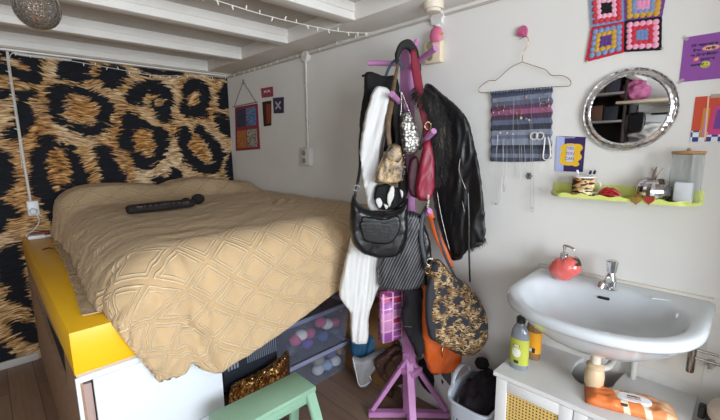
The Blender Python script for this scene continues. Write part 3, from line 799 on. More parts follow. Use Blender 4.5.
# cat-print cloth inside the black handbag (top visible)
soft('printed_scarf', [
 ('cloth', puff(NB(), [(377,186),(385,184),(395,187),(404,190),(405,200),(398,208),(388,210),(378,208),(374,198)], 1.80, .03, .02, 0, .009, folds(45, .008, .2, 8)), BLACKF),
 ('print', (lambda b: [puff(b, pl_, 1.765, .012, .005, 0, .005) for pl_ in ([(390,188),(394,186),(394,195),(391,203),(389,207),(387,200)], [(376,200),(380,198),(382,204),(379,208)], [(384,204),(388,206),(386,209)], [(400,190),(403,192),(402,198)])] and b)(NB()), M('cfcbc6', .7), 'white print')],
 'black cloth with white shapes tucked in the top of the black leather handbag', 'scarf')
# black leather handbag
HB = [(352,196),(356,200),(362,206),(372,210),(385,211),(398,208),(404,203),(408,198),(408,215),(408,232),(404,248),(396,256),(386,258),(374,257),(362,253),(354,245),(350,232),(350,212)]
studs = NB(); random.seed(5)
for r in range(3):
    for k in range(13):
        if 4 < k < 8: continue
        ball(studs, at(363+k*2.6-r*.2+r*(1 if k < 6 else -1)*1.4, 227+r*3.0+.2*k, 1.685), .0014, 1, 1, 1, 1)
soft('leather_handbag', [
 ('bag_body', puff(NB(), HB, 1.755, .10, .05, 0, .010, folds(25, .004, .5, 9, 14)), BLEATH),
 ('front_pocket', puff(NB(), [(359,222),(370,220),(385,221),(397,219),(401,222),(398,235),(391,243),(378,244),(366,242),(361,234)], 1.712, .03, .012, 0, .009), BLEATH),
 ('pocket_flap', puff(NB(), [(364,216),(383,219),(396,215),(400,221),(398,226),(385,226),(368,226),(361,222)], 1.708, .02, .008, 0, .008), BLEATH),
 ('studs', studs, SILV, 'small silver studs'),
 ('strap', band([(354,200,1.77),(357,186,1.77),(360,166,1.81),(360,142,1.88),(364,115,1.93),(374,90,1.96)], .007, .0035), BLEATH),
 ('strap', band([(406,202,1.77),(400,180,1.82),(397,150,1.85),(396,115,1.88)], .007, .0035), BLEATH),
 ('strap_ring', sweep(NB(), [at(357+3*math.cos(a), 188+3*math.sin(a), 1.765) for a in np.linspace(0, 2*PI, 9)[:-1]], .0018, None, None, 6, 2, True), SILV, 'silver ring')],
 'black leather slouch handbag with a studded front pocket', 'handbag')
# pinstriped drawstring bag
soft('pinstripe_bag', [
 ('bag_body', puff(NB(), [(400,213),(410,211),(419,214),(424,230),(427,255),(426,280),(418,288),(404,291),(388,290),(379,284),(378,266),(382,254),(390,246),(397,236),(399,224)], 1.82, .09, .04, 0, .010, folds(40, .006, .4, 10)), mat_stripes()),
 ('side_gusset', puff(NB(), [(418,214),(423,222),(430,240),(432,262),(431,280),(425,285),(424,262),(420,240)], 1.80, .05, .02, 0, .010, folds(60, .005, .4, 11)), BLEATH)],
 'dark pinstriped fabric bag hanging below the leather handbag', 'bag')
# leather jacket with fur collar
JK = [(424,88),(430,84),(440,92),(452,102),(462,113),(468,122),(474,145),(479,170),(482,195),(484,215),(484,237),(476,244),(466,250),(461,259),(452,260),(447,250),(442,235),(436,215),(432,190),(430,160),(426,120)]
zipb = NB()
sweep(zipb, [at(*p) for p in ((437,190,1.84),(440,210,1.83),(445,232,1.815),(450,252,1.80))], .002, None, None, 6, 4)
sweep(zipb, [at(*p) for p in ((461,155,1.775),(459,170,1.775),(463,182,1.765),(466,190,1.76))], .0016, None, None, 6, 4)
sweep(zipb, [at(*p) for p in ((462,200,1.765),(465,214,1.755))], .0016, None, None, 6, 4)
furb = NB(); random.seed(11)
cpts = [(420,92,1.88),(428,100,1.85),(436,118,1.835),(440,140,1.82),(438,160,1.82),(434,176,1.83)]
cp = smooth_path([at(*p) for p in cpts], 10)
sweep(furb, [at(*p) for p in cpts], [.02,.045,.05,.05,.04,.015], [.015,.03,.035,.035,.03,.01], NV, 12, 5)
for k in range(2400):
    p = random.choice(cp); a = random.uniform(0, 2*PI); rr = random.uniform(.012, .046)
    st_ = p + RV*math.cos(a)*rr + Vector((0, 0, 1))*math.sin(a)*rr*.8 + NV*random.uniform(0, .035)
    dr = (RV*math.cos(a)*.6 + Vector((0, 0, math.sin(a)*.7-.7)) + NV*.3).normalized()
    L = random.uniform(.022, .05); s1 = RV*.0016
    v = [furb.verts.new(st_-s1), furb.verts.new(st_+s1), furb.verts.new(st_+dr*L+Vector((0, 0, -.006)))]
    furb.faces.new(v)
hem_f = NB(); sweep(hem_f, [at(*p) for p in ((470,246,1.76),(478,243,1.745),(484,238,1.735))], [.010,.018,.014], None, None, 8, 4)
for k in range(140):
    t_ = random.random(); p = at(470+14*t_, 247-8*t_, 1.75-.01*t_); v0 = p+Vector((random.uniform(-.01,.01), random.uniform(-.01,.01), random.uniform(-.01, .01)))
    dr = (RV*random.uniform(-.6, .9)+Vector((0, 0, -1))).normalized(); s1 = RV*.0011
    hem_f.faces.new([hem_f.verts.new(v0-s1), hem_f.verts.new(v0+s1), hem_f.verts.new(v0+dr*.028)])
soft('leather_jacket', [
 ('body', puff(NB(), JK, 1.85, .13, .06, -.0033, .012, folds(28, .010, .12, 12, 5)), M('0c0c0f', .42, 0, 0, None, 22, .5, .008)),
 ('sleeve', puff(NB(), [(462,113),(468,122),(475,148),(480,180),(483,210),(484,232),(474,236),(467,225),(465,190),(462,160),(458,130)], 1.79, .07, .035, -.002, .011, folds(30, .006, -.5, 13, 22)), M('0c0c0f', .42, 0, 0, None, 22, .5, .008)),
 ('fur_collar', furb, mat_fur(), 'fluffy black fur collar'), ('fur_trim', hem_f, mat_fur(), 'fur trim at the cuff'),
 ('zip', zipb, M('8f8a84', .3, 1), 'silver zips')],
 'black leather jacket with a fluffy fur collar hanging on the right of the rack', 'jacket')
soft('leather_belt', [('belt', band([(468,190,1.735),(469,220,1.73),(469,250,1.73),(470,282,1.73)], .0045, .0015), BLEATH)], 'thin black belt end dangling below the leather jacket', 'belt')
# orange bag
OR = M('c2561a', .45, 0, 5, 'ad4a14', 40, .25, .004)
soft('orange_shopper', [
 ('bag_body', puff(NB(), [(421,285),(426,262),(432,262),(440,285),(452,310),(462,340),(462,352),(460,366),(448,371),(434,375),(427,366),(422,345),(420,315)], 1.85, .08, .035, 0, .012, folds(28, .006, .2, 14)), OR),
 ('strap', band([(427,302,1.83),(430,270,1.83),(438,262,1.83)], .010, .004), OR),
 ('strap', band([(452,268,1.80),(444,250,1.80),(436,232,1.80),(430,212,1.79)], [.012,.017,.017,.014], .004), OR, 'wide orange strap'),
 ('clasp', sweep(NB(), [at(*p) for p in ((443,347,1.80),(442,352,1.795),(443,357,1.80))], .003, None, None, 6, 3), SILV, 'silver clasp')],
 'burnt orange leather shopper hanging low behind the tiger print bag', 'shopping bag')
# tiger print bag
TG = mat_tiger(55, '7c5a32', '101013', (1, 1, 2.8), (.49, .53), 19, 'cdae80')
soft('tiger_print_bag', [
 ('bag_body', puff(NB(), [(430,262),(440,260),(450,272),(462,280),(470,288),(480,300),(487,318),(487,335),(480,348),(468,355),(454,352),(440,344),(430,336),(427,320),(427,290)], 1.74, .10, .045, 0, .011, folds(30, .008, .3, 15)), TG),
 ('side_gusset', puff(NB(), [(427,284),(432,276),(436,290),(438,315),(437,338),(430,338),(426,322),(425,300)], 1.71, .04, .02, 0, .010), M('23262d', .6), 'plain charcoal side'),
 ('strap', band([(429,275,1.74),(424,255,1.75),(421,235,1.77),(423,215,1.79),(428,205,1.80)], [.009,.012,.013,.012,.009], .004), M('1d1f25', .5), 'charcoal strap'),
 ('strap', band([(462,290,1.72),(448,262,1.72),(440,240,1.73),(434,218,1.76)], .006, .003), M('1d1f25', .5), 'charcoal strap'),
 ('ring', sweep(NB(), [at(430+3.5*math.cos(a), 262+3.5*math.sin(a), 1.72) for a in np.linspace(0, 2*PI, 9)[:-1]], .002, None, None, 6, 2, True), SILV, 'silver ring'),
 ('ring', sweep(NB(), [at(428+3*math.cos(a), 270+3.5*math.sin(a), 1.715) for a in np.linspace(0, 2*PI, 9)[:-1]], .002, None, None, 6, 2, True), GOLD, 'gold ring')],
 'rounded tiger print shoulder bag with charcoal patches and strap', 'shoulder bag')
soft('bead_keyring', [('bead_string', (lambda b: [ball(b, at(428, 196+k*2.4, 1.775), .0075, 1, 1, 1, 2) for k in range(7)] and b)(NB()), M('d9cfc6', .4, 0, 90, '2a2a2c'))], 'short string of pale beads hanging from the peg under the red bag', 'keyring')
# black jacket hanging behind, above the pink box, and black cloth right of it
soft('black_hoodie', [('hoodie', puff(NB(), [(402,288),(415,284),(424,286),(432,300),(430,330),(424,350),(418,358),(412,345),(404,330),(401,312),(405,300)], 1.86, .07, .03, 0, .012, folds(40, .010, .2, 16)), M('161317', .85)),
 ('zip', sweep(NB(), [at(*p) for p in ((403,326,1.825),(412,327,1.82))], .0012, None, None, 5, 3), M('8c8888', .3, 1), 'thin zip')],
 'crumpled black hoodie hanging beside the pink mosaic carton', 'hoodie')
# pink mosaic box
o_ = at(383, 344, 1.90); wv = Vector((.31, .95, 0)).normalized(); dv = Vector((-.95, .31, 0)).normalized()
def pxbox(bm, o_, w_, d_, z0, z1, bev):
    rot = Matrix((wv, dv, Vector((0, 0, 1)))).transposed().to_4x4()
    t = bmesh.new(); bmesh.ops.create_cube(t, size=1); bmesh.ops.scale(t, vec=(w_, d_, z1-z0), verts=t.verts)
    if bev: bmesh.ops.bevel(t, geom=t.edges[:], offset=bev, segments=2, affect='EDGES')
    bmesh.ops.transform(t, matrix=Matrix.Translation(Vector((o_.x, o_.y, (z0+z1)/2))+wv*w_/2+dv*d_/2) @ rot, verts=t.verts); join(bm, t); return bm
tz = at(383, 294, 1.90).z
soft('gift_bag', [
 ('bag_body', pxbox(NB(), o_, .125, .055, o_.z, tz, .003), mat_mosaic()),
 ('handle', sweep(NB(), [o_+wv*.03+Vector((0, 0, tz-o_.z-.005)), o_+wv*.035+Vector((0, 0, tz-o_.z+.10)), o_+wv*.09+Vector((0, 0, tz-o_.z+.10)), o_+wv*.095+Vector((0, 0, tz-o_.z-.005))], .002), M('b86fae', .6))],
 'pink carrier bag printed with a red and purple mosaic, hanging low on the rack', 'gift bag')

# ---- on the floor around the rack
def on_floor(px, py, z=0): return hit(px, py, 2, z)
dB = 2.02
soft('blue_bag', [('bag_body', puff(NB(), [(351,336),(362,330),(378,332),(390,342),(386,352),(370,357),(356,358),(350,350)], 2.38, .14, .06, 0, .012, folds(40, .014, .3, 20)), M('24506f', .6))],
 'crumpled deep blue fabric bag on the floor by the storage tubs', 'bag')
soft('plastic_bag', [
 ('film', puff(NB(), [(352,357),(362,358),(374,352),(388,345),(400,342),(395,354),(381,364),(372,374),(372,380),(366,385),(360,387),(355,374)], 2.26, .06, .03, 0, .011, folds(50, .012, .4, 21)), mat_clear('a9a7a8', .6, .2)),
 ('seam', sweep(NB(), [at(*p) for p in ((353,358,2.22),(356,372,2.22),(360,386,2.22),(371,381,2.22),(370,374,2.22),(380,361,2.22),(397,342,2.22))], .0028, None, None, 6, 4), M('dcdce0', .35), 'white seam')],
 'transparent plastic bag with white edges slumped in front of the blue bag', 'plastic bag')
soft('brown_leather_bag', [('bag_body', puff(NB(), [(383,368),(392,356),(402,352),(412,362),(412,368),(402,382),(392,381)], 2.16, .08, .03, 0, .011, folds(30, .006, .3, 22)), M('4a3020', .5, 0, 8, '3a2418')),
 ('flap', puff(NB(), [(392,358),(402,354),(411,363),(404,370),(396,367)], 2.115, .02, .01, 0, .009), M('54382a', .45))],
 'small dark brown leather bag on the floor against the rack base', 'bag')
soft('beaded_scarf', [('scarf', puff(NB(), [(374,362),(384,352),(396,344),(402,350),(392,362),(392,384),(394,392),(390,405),(386,400),(388,384),(380,376)], 2.19, .05, .02, 0, .011, folds(60, .008, .3, 23)), mat_flecks('38221a', '9a5430'))],
 'dark scarf with copper beads trailing to the floor beside the rack base', 'scarf')
fb = on_floor(428, 378, .03)
soft('black_shoe_bag', [('bag_body', puff(NB(), [(419,362),(428,358),(437,368),(444,378),(446,388),(438,394),(426,390),(418,378)], 2.12, .07, .03, 0, .011, folds(30, .008, .3, 24)), M('0c0c0e', .7))],
 'small black bag slumped on the floor under the orange shopper', 'bag')
soft('beaded_pouch', [('pouch', puff(NB(), [(440,378),(450,376),(460,384),(458,394),(446,394)], 2.06, .05, .02, 0, .009, folds(50, .006, .3, 25)), mat_flecks('2a1d1d', '8c4a40'))],
 'dark pouch with reddish beads on the floor beside the laundry basket', 'pouch')
soft('grey_cloth', [('cloth', puff(NB(), [(440,368),(455,362),(468,362),(466,380),(458,392),(448,385)], 2.03, .05, .03, 0, .012, folds(30, .008, .3, 26)), M('5c5a5e', .85))],
 'grey cloth hanging down behind the laundry basket', 'cloth')
cb = box(NB(), (1.42, -.085, 0), (2.12, -.012, .56), .004)
tagp(link('cardboard_box', cb, M('8a6238', .8, 0, 6, '7a542e')), 'flat brown cardboard box standing between the bed and the rack against the wall', 'cardboard box')

# laundry basket
BX, BY = 2.785, -.185
bk = empty('laundry_basket', (BX, BY, 0), 'pale grey plastic laundry basket with round holes, full of dark clothes', 'laundry basket')
b = NB(); bz0, bz1 = .0, .37
def bpt(u, z):     # rounded rectangle, u in 0..1
    k = .80+.20*z/bz1; a = 2*PI*u; n = 4.0
    c_, s_ = math.cos(a), math.sin(a)
    x = .118*k*math.copysign(abs(c_)**(2/n), c_); y = .160*k*math.copysign(abs(s_)**(2/n), s_)
    zz = z + (.03*max(0, (abs(c_)-.72)/.28)**1.0*(z/bz1)**6)
    return Vector((BX+x, BY+y, zz))
nu, nz = 56, 11
def addq(pts): b.faces.new([b.verts.new(p) for p in pts])
for i in range(nu):
    for j in range(nz):
        u0, u1 = i/nu, (i+1)/nu; z0, z1 = j*bz1/nz, (j+1)*bz1/nz
        um, zm = (u0+u1)/2, (z0+z1)/2
        o8 = [(u0, z0), (um, z0), (u1, z0), (u1, zm), (u1, z1), (um, z1), (u0, z1), (u0, zm)]
        hole = 1 <= j <= 8 and (i+j) % 2 == 0
        if not hole: addq([bpt(*p) for p in o8]); continue
        i8 = [(um+(p[0]-um)*(.66 if k % 2 == 0 else .86), zm+(p[1]-zm)*(.66 if k % 2 == 0 else .86)) for k, p in enumerate(o8)]
        for k in range(8): addq([bpt(*o8[k]), bpt(*o8[(k+1) % 8]), bpt(*i8[(k+1) % 8]), bpt(*i8[k])])
addq([bpt(i/28, 0) for i in range(28)][::-1])
bmesh.ops.remove_doubles(b, verts=b.verts, dist=2e-4)
BK = M('b2b8c4', .4)
o = link('basket_body', b, BK, bk, True, None, 0, 60); o.modifiers.new('t', 'SOLIDIFY').thickness = .004
link('rim', sweep(NB(), [bpt(i/56, bz1)+Vector((0, 0, .002)) for i in range(56)], .008, .006, (0, 0, 1), 8, 1, True), BK, bk)
for sgn in (-1, 1):
    xx = BX+sgn*.119
    link('handle', sweep(NB(), [(xx, BY-.08, bz1+.01), (xx-sgn*.0, BY-.062, bz1+.07), (xx, BY, bz1+.095), (xx, BY+.062, bz1+.07), (xx, BY+.08, bz1+.01)], .011, .006, (0, 0, 1), 8, 4), BK, bk)
bm_ = bmesh.new(); bmesh.ops.create_icosphere(bm_, subdivisions=5, radius=1)
for v in bm_.verts:
    c_ = v.co.copy(); n_ = (1-2.6*abs(noise.noise(c_*1.8)))*.10+(1-2.6*abs(noise.noise(c_*4)))*.05
    sq = 1/max(abs(c_.x), abs(c_.y), .75)*.8
    v.co = Vector((BX+c_.x*.105*sq*(1+n_*.4), BY+c_.y*.145*sq*(1+n_*.4), .28+max(-.1, c_.z*.15*(1+n_*2)+.05*c_.y)))
tagp(link('folded_clothes', bm_, M('151319', .95, 0, 9, '241c24', 30, .5, .01)), 'heap of dark clothes piled inside the laundry basket', 'clothes', None)
b = NB(); lathe(b, [(0, .0), (.028, .004), (.036, .02), (.028, .04), (0, .045)], (BX-.06, BY+.09, .44), 20)
tagp(link('knitted_hat', b, M('0c0b0d', .9)), 'round black knitted hat on top of the clothes in the laundry basket', 'hat')

# ================================================================ WASHSTAND CABINET
cx0, cx1, cyf, ctz = 2.915, 3.512, -.362, .623
cab = empty('washstand_cabinet', ((cx0+cx1)/2, -.18, 0), 'white washstand cabinet with rattan door panels below the washbasin', 'cabinet')
notch = [hit(x, y, 2, ctz).xy for x, y in ((586,357),(576.7,361.7),(571.7,371.7),(576.7,380.5),(586,385),(597,387.5),(611.5,387),(616,382),(625.5,372))]
notch = [v.xy for v in smooth_path([Vector((p.x, p.y, 0)) for p in notch], 5)]
nx = [Vector((p.x, min(p.y, -.001))) for p in notch]; nx[0].y = 0; nx[-1].y = 0; nx[0].x = min(nx[0].x, nx[1].x+.03)
pts = [(cx0, -.0), (cx0, cyf), (cx1, cyf), (cx1, 0)]
out2 = [Vector((cx0, 0)), Vector((cx0, cyf)), Vector((cx1, cyf)), Vector((cx1, 0))] + nx[::-1]
b = NB(); f = b.faces.new([b.verts.new((p.x, p.y-.001, ctz-.018)) for p in out2])
r = bmesh.ops.extrude_face_region(b, geom=[f]); bmesh.ops.translate(b, vec=(0, 0, .018), verts=[v for v in r['geom'] if isinstance(v, bmesh.types.BMVert)])
CW = M('d8d7d6', .4)
o = link('top', b, CW, cab); bv = o.modifiers.new('b', 'BEVEL'); bv.width = .002; bv.segments = 2; bv.limit_method = 'ANGLE'
x0, x1, yf_, yt = cx0+.012, cx1-.012, cyf+.014, ctz-.018
for lo, hi in (((x0, yf_, 0), (x0+.016, -.005, yt)), ((x1-.016, yf_, 0), (x1, -.005, yt))): link('side_panel', box(NB(), lo, hi, .002), CW, cab)
link('bottom_panel', box(NB(), (x0+.016, yf_, .05), (x1-.016, -.005, .066), .001), CW, cab)
link('plinth', box(NB(), (x0+.016, yf_+.03, 0), (x1-.016, yf_+.045, .05), .001), CW, cab)
mid = 3.226-.012
RT = mat_rattan()
for a, c_, hx in ((x0+.001, mid-.0015, mid-.03), (mid+.0015, x1-.001, mid+.03)):
    b = NB(); st_, z0, z1 = .045, .055, yt-.003; y0, y1 = yf_-.014, yf_-.001
    box(b, (a, y0, z0), (a+st_, y1, z1), .0015); box(b, (c_-st_, y0, z0), (c_, y1, z1), .0015)
    box(b, (a+st_, y0, z0), (c_-st_, y1, z0+st_), .0015); box(b, (a+st_, y0, z1-st_), (c_-st_, y1, z1), .0015)
    d = link('door', b, CW, cab)
    link('rattan_panel', box(NB(), (a+st_, y0+.006, z0+st_), (c_-st_, y0+.009, z1-st_), 0), RT, d, False, 'woven straw coloured rattan panel')
    link('door_knob', lathe(NB(), [(.004, 0), (.004, .012), (.010, .016), (.010, .022), (0, .025)], (hx, y0, .40), 16, (0, -1, 0)), CHROME, d)

# ================================================================ WASHBASIN
wb = empty('washbasin', (3.225, -.25, .78), 'white oval-bowled ceramic washbasin mounted on the white wall', 'washbasin')
cxs, cys = 3.232, -.25
NR = 144
def osh(a, aw, bb, bf, nb, nf, dy=0):
    c_, s_ = math.cos(a), math.sin(a); n = nb if s_ > 0 else nf
    # smooth change of exponent near the sides
    x = aw*math.copysign(abs(c_)**(2/n), c_); y = (bb if s_ > 0 else bf)*math.copysign(abs(s_)**(2/n), s_)
    return cxs+x, cys+dy+y
def ring(aw, bb, bf, nb, nf, z, dy=0, tilt=0):
    P_ = np.array([osh(2*PI*i/1440, aw, bb*1.0, bf, nb if nb < 6 else nb*3, nf, dy) for i in range(1441)])
    L_ = np.concatenate([[0], np.cumsum(np.hypot(*np.diff(P_, axis=0).T))])
    t_ = np.arange(NR)/NR*L_[-1]
    return [Vector((float(x), min(float(y), -.002), z+tilt*(float(y)-cys))) for x, y in zip(np.interp(t_, L_, P_[:, 0]), np.interp(t_, L_, P_[:, 1]))]
T_ = .03
rings = [ring(.05, .05, .05, 2, 2, .800, .03), ring(.12, .12, .11, 2.2, 2, .812, .03), ring(.20, .20, .18, 3, 2.1, .85, .01), ring(.262, .248, .235, 6, 2.2, .918), ring(.284, .248, .255, 9, 2.3, .941),
 ring(.294, .248, .264, 10, 2.3, .95, 0, T_), ring(.297, .248, .267, 10, 2.3, .965, 0, T_), ring(.294, .248, .265, 10, 2.3, .977, 0, T_), ring(.284, .246, .257, 9, 2.3, .984, 0, T_),
 ring(.262, .188, .238, 4, 2.2, .983, 0, T_), ring(.252, .172, .229, 3.0, 2.2, .978, 0, T_), ring(.245, .164, .222, 2.6, 2.2, .967, 0, T_), ring(.230, .146, .205, 2.4, 2.1, .935), ring(.195, .115, .172, 2.2, 2.1, .89), ring(.14, .08, .12, 2, 2, .866), ring(.06, .04, .05, 2, 2, .858), ring(.022, .022, .022, 2, 2, .856)]
b = NB(); loft(b, rings)
link('basin', b, M('c8cdd2', .12, 0, 0, None, 0, .3, .002, .4), wb, True, None, 1, 180)
ov = hit(604, 297.5, 1, -.095)
b = box(NB(), (ov.x-.020, -.108, ov.z-.0045), (ov.x+.020, -.088, ov.z+.0045), .003)
link('overflow_slot', b, M('14130f', .5), wb, True, 'dark overflow slot')
link('plug_hole', lathe(NB(), [(.0, 0), (.02, 0), (.024, .002), (.024, .004), (.012, .003), (0, .001)], (cxs, cys, .856), 24), CHROME, wb)
link('sealant', box(NB(), (2.93, -.006, .984), (3.515, -.0005, .992), .002), M('b5aa98', .6), wb)
link('soap_ridge', sweep(NB(), [(3.36, -.10, .9835), (3.40, -.085, .984), (3.44, -.07, .9835)], .004, .0025), M('dfe2e4', .15), wb)

# tap
tp_ = hit(610, 287, 2, .99)
tx, ty, tz0 = tp_.x, min(tp_.y, -.044), .984
tap = empty('tap', (tx, ty, tz0), 'chrome pillar tap on the back ledge of the washbasin', 'tap')
link('flange', lathe(NB(), [(.023, 0), (.024, .003), (.02, .006), (.016, .008)], (tx, ty, tz0), 28), CHROME, tap)
link('tap_body', lathe(NB(), [(.015, .006), (.016, .015), (.0175, .028), (.016, .040), (.012, .046), (.011, .054)], (tx, ty, tz0), 28), CHROME, tap)
link('spout', sweep(NB(), [(tx, ty, tz0+.030), (tx-.006, ty-.025, tz0+.034), (tx-.011, ty-.048, tz0+.028), (tx-.013, ty-.056, tz0+.014)], [.014, .012, .011, .010], None, None, 16, 6), CHROME, tap)
link('handle', lathe(NB(), [(.011, .054), (.013, .058), (.0155, .086), (.0165, .092), (.013, .096), (0, .097)], (tx, ty, tz0), 40, None, 1, 1, lambda a, h: 1+(.07*math.cos(8*a) if .057 < h < .093 else 0)), CHROME, tap)

tap.scale = (1.16, 1.16, 1.16)

# strawberry soap dispenser
sp_ = hit(564, 278, 2, .99); sx_, sy_ = sp_.x, min(sp_.y, -.05)
ds = empty('soap_dispenser', (sx_, sy_, .987), 'red strawberry shaped soap dispenser with chrome pump on the basin ledge', 'soap dispenser')
b = NB(); bmesh.ops.create_uvsphere(b, u_segments=48, v_segments=32, radius=1)
for v in b.verts:
    x, y, z = v.co
    r_ = math.atan2(z, x)                      # heart-like outline leaning to the left, flattened underneath
    k_ = 1+.10*math.cos(2*(r_-.9))-.16*math.exp(-((r_-1.75)/.30)**2)-.10*math.exp(-((r_+2.2)/.5)**2)-.12*math.exp(-((r_+.75)/.5)**2)
    v.co = Vector((x*.061*k_, y*.042, max(z*.054*k_, -.044)))
bmesh.ops.translate(b, vec=(sx_, sy_, 1.030), verts=b.verts)
t = NT('strawberry_ceramic'); t.setb(Roughness=.14); t.b.inputs['Coat Weight'].default_value = .6
vr = t.vor(70); t.col(t.mix(t.ramp(vr, [(.12, 1.0), (.2, 0.0)]), 'd4605a', 'dc988c')); t.bump(vr, .35, .002)
link('strawberry_body', b, t.m, ds, True, None, 0, 180)
b = NB()
for k in range(6):
    a = k*PI/3+.3; c_ = Vector((sx_+.054, sy_+.004, 1.064)); axn = Vector((.93, .12, .36)).normalized()
    e1 = axn.orthogonal().normalized(); e2 = axn.cross(e1); dr = e1*math.cos(a)+e2*math.sin(a)
    sweep(b, [c_, c_+dr*.012-axn*.001, c_+dr*.024-axn*.008, c_+dr*.030-axn*.014], [.003, .007, .006, .001], [.0015]*4, axn, 8, 3)
link('leaves', b, M('26331f', .5), ds, True, 'dark green leaves')
link('pump_collar', lathe(NB(), [(.014, -.008), (.015, .002), (.015, .018), (.009, .020), (.0055, .022), (.0055, .036), (.008, .038), (.008, .048), (0, .050)], (sx_-.006, sy_, 1.078), 28), CHROME, ds)
link('nozzle', sweep(NB(), [(sx_-.008, sy_, 1.125), (sx_+.012, sy_-.008, 1.126), (sx_+.030, sy_-.013, 1.121), (sx_+.033, sy_-.014, 1.114)], [.0055, .005, .0045, .004], None, None, 10, 5), CHROME, ds)

# siphon
s1 = hit(597, 352, 2, .745)
px_, py_ = 3.236, -.222
sf = empty('siphon', (px_, py_, .55), 'cream plastic siphon trap under the washbasin', 'siphon')
link('chrome_flange', lathe(NB(), [(.012, .0), (.014, .004), (.034, .008), (.036, .011), (.034, .014), (0, .014)], (px_, py_, .792), 28), CHROME, sf)
link('tail_pipe', lathe(NB(), [(.017, 0), (.017, .085)], (px_, py_, .715), 24), M('cfc4b2', .45), sf)
link('trap_cup', lathe(NB(), [(.0, 0), (.024, .002), (.031, .015), (.033, .05), (.031, .066), (.026, .078), (.029, .084), (.030, .092), (.024, .096), (.018, .10), (0, .10)], (px_, py_, .636), 30), M('cdb593', .5), sf)
link('outlet_pipe', sweep(NB(), [(px_, py_, .715), (px_+.03, py_+.03, .715), (px_+.035, py_+.10, .715), (px_+.035, -.005, .715)], .012, None, None, 12, 4), M('b9b4ac', .4), sf)
vp = hit(634, 366, 1, -.03)
pipe = link('water_pipe', sweep(NB(), [(vp.x, -.03, .30), (vp.x, -.03, .86)], .011, None, None, 14, 1), M('cfccc6', .4)); tagp(pipe, 'white vertical water pipe on the wall behind the siphon', 'pipe')

# chrome towel rail
q0 = hit(692, 354, 1, -.09); q1 = hit(692.5, 371, 1, -.09)
tr = empty('towel_rail', (q0.x+.1, -.09, q1.z), 'chrome towel rail with two bars on the wall right of the washbasin', 'towel rail')
link('post', lathe(NB(), [(0, 0), (.011, .001), (.012, .004), (.012, q0.z-q1.z+.04), (0, q0.z-q1.z+.045)], (q0.x, -.09, q1.z-.006), 24), M('9a9894', .2, 1), tr)
for a_, b_ in (((699,350.5), (720,356)), ((699,359), (720,366.5))):
    e0 = hit(*a_, 1, -.09); 
    link('bar', sweep(NB(), [(q0.x, -.09, e0.z), (q0.x+.34, -.09, e0.z)], .005, None, None, 12, 1), M('b4b1ac', .18, 1), tr)
fz = hit(711, 365, 1, -.02)
link('wall_rosette', lathe(NB(), [(.014, 0), (.014, .008), (.008, .012), (.006, .07)], (fz.x, 0, fz.z), 20, (0, -1, 0)), M('bdb4a6', .4), tr)

# pedal bin, right edge
tb = empty('waste_bin', (3.662, -.15, 0), 'round waste bin with a beige lid at the right edge below the towel rail', 'waste bin')
bcx, bcy, brr, bzt = 3.662, -.150, .122, .69
link('bin_body', lathe(NB(), [(0, 0), (.102, .002), (.106, .02), (.112, bzt-.06), (.112, bzt-.03)], (bcx, bcy, 0), 48), M('8c8278', .4), tb)
link('band', lathe(NB(), [(.112, bzt-.055), (.1205, bzt-.052), (.1205, bzt-.022), (.112, bzt-.018)], (bcx, bcy, 0), 48), M('1c1c20', .5), tb)
link('lid', lathe(NB(), [(.117, bzt-.024), (.119, bzt-.01), (.115, bzt), (.09, bzt+.012), (.04, bzt+.018), (0, bzt+.019)], (bcx, bcy, 0), 48), M('c4b4a2', .45), tb)
link('hinge', box(NB(), (bcx-.138, bcy-.016, bzt-.055), (bcx-.120, bcy+.02, bzt-.012), .005), M('1c1c20', .5), tb)

# bottles
def bottle(name, x, y, lab, prof, body, capc, lblc, lz0, lz1, r, cap):
    prof = [(a*1.06, c*1.08) for a, c in prof]; cap = [(a*1.06, c*1.08) for a, c in cap]; r *= 1.06; lz0 *= 1.08; lz1 *= 1.08
    e = empty(name, (x, y, ctz), lab, 'bottle')
    link('bottle_body', lathe(NB(), prof, (x, y, ctz), 40, None, 1, .72), body, e)
    link('cap', lathe(NB(), cap, (x, y, ctz), 28), capc, e)
    l_ = link('bottle_label', lathe(NB(), [(r+.0012, lz0), (r+.0016, lz0+.002), (r+.0016, lz1-.002), (r+.0012, lz1)], (x, y, ctz), 40, None, 1, .72), lblc, e)
    return e, l_
q = hit(515, 369, 2, ctz); bx1, by1 = q.x+.004, q.y+.022
def arc_patch(x, y, r, sy, a0, a1, z0, z1, n=14, round_=False):
    """curved patch lying on an oval bottle"""
    b = NB(); rows = []
    for j in range(9):
        t = j/8; zz = ctz+z0+(z1-z0)*t; k = math.sqrt(max(0, 1-(2*t-1)**2)) if round_ else 1; am = (a0+a1)/2; row = []
        for i in range(n+1):
            a = am+(a0-am)*k+(a1-a0)*k*i/n; row.append(b.verts.new((x+r*math.cos(a), y+r*sy*math.sin(a), zz)))
        rows.append(row)
    for A_, B_ in zip(rows, rows[1:]):
        for i in range(n): b.faces.new((A_[i], A_[i+1], B_[i+1], B_[i]))
    bmesh.ops.remove_doubles(b, verts=b.verts, dist=1e-6); return b
e, l_ = bottle('green_label_bottle', bx1, by1, 'clear grey bottle with lime green label and dark cap at the cabinet corner',
 [(0, 0), (.031, .001), (.034, .008), (.034, .13), (.031, .15), (.020, .172), (.014, .180), (.014, .188)], M('7f858e', .12, 0, 0, None, 0, .3, .002, .4), M('1f2a24', .4), M('b4b848', .5), .022, .122, .034,
 [(.0155, .182), (.0165, .184), (.0165, .203), (.013, .206), (0, .206)])
link('label_circle', arc_patch(bx1, by1, .0386, .72, -PI*.5-.55, -PI*.5+.45, .055, .098, 14, True), M('dadccf', .5), l_, True, 'pale round emblem')
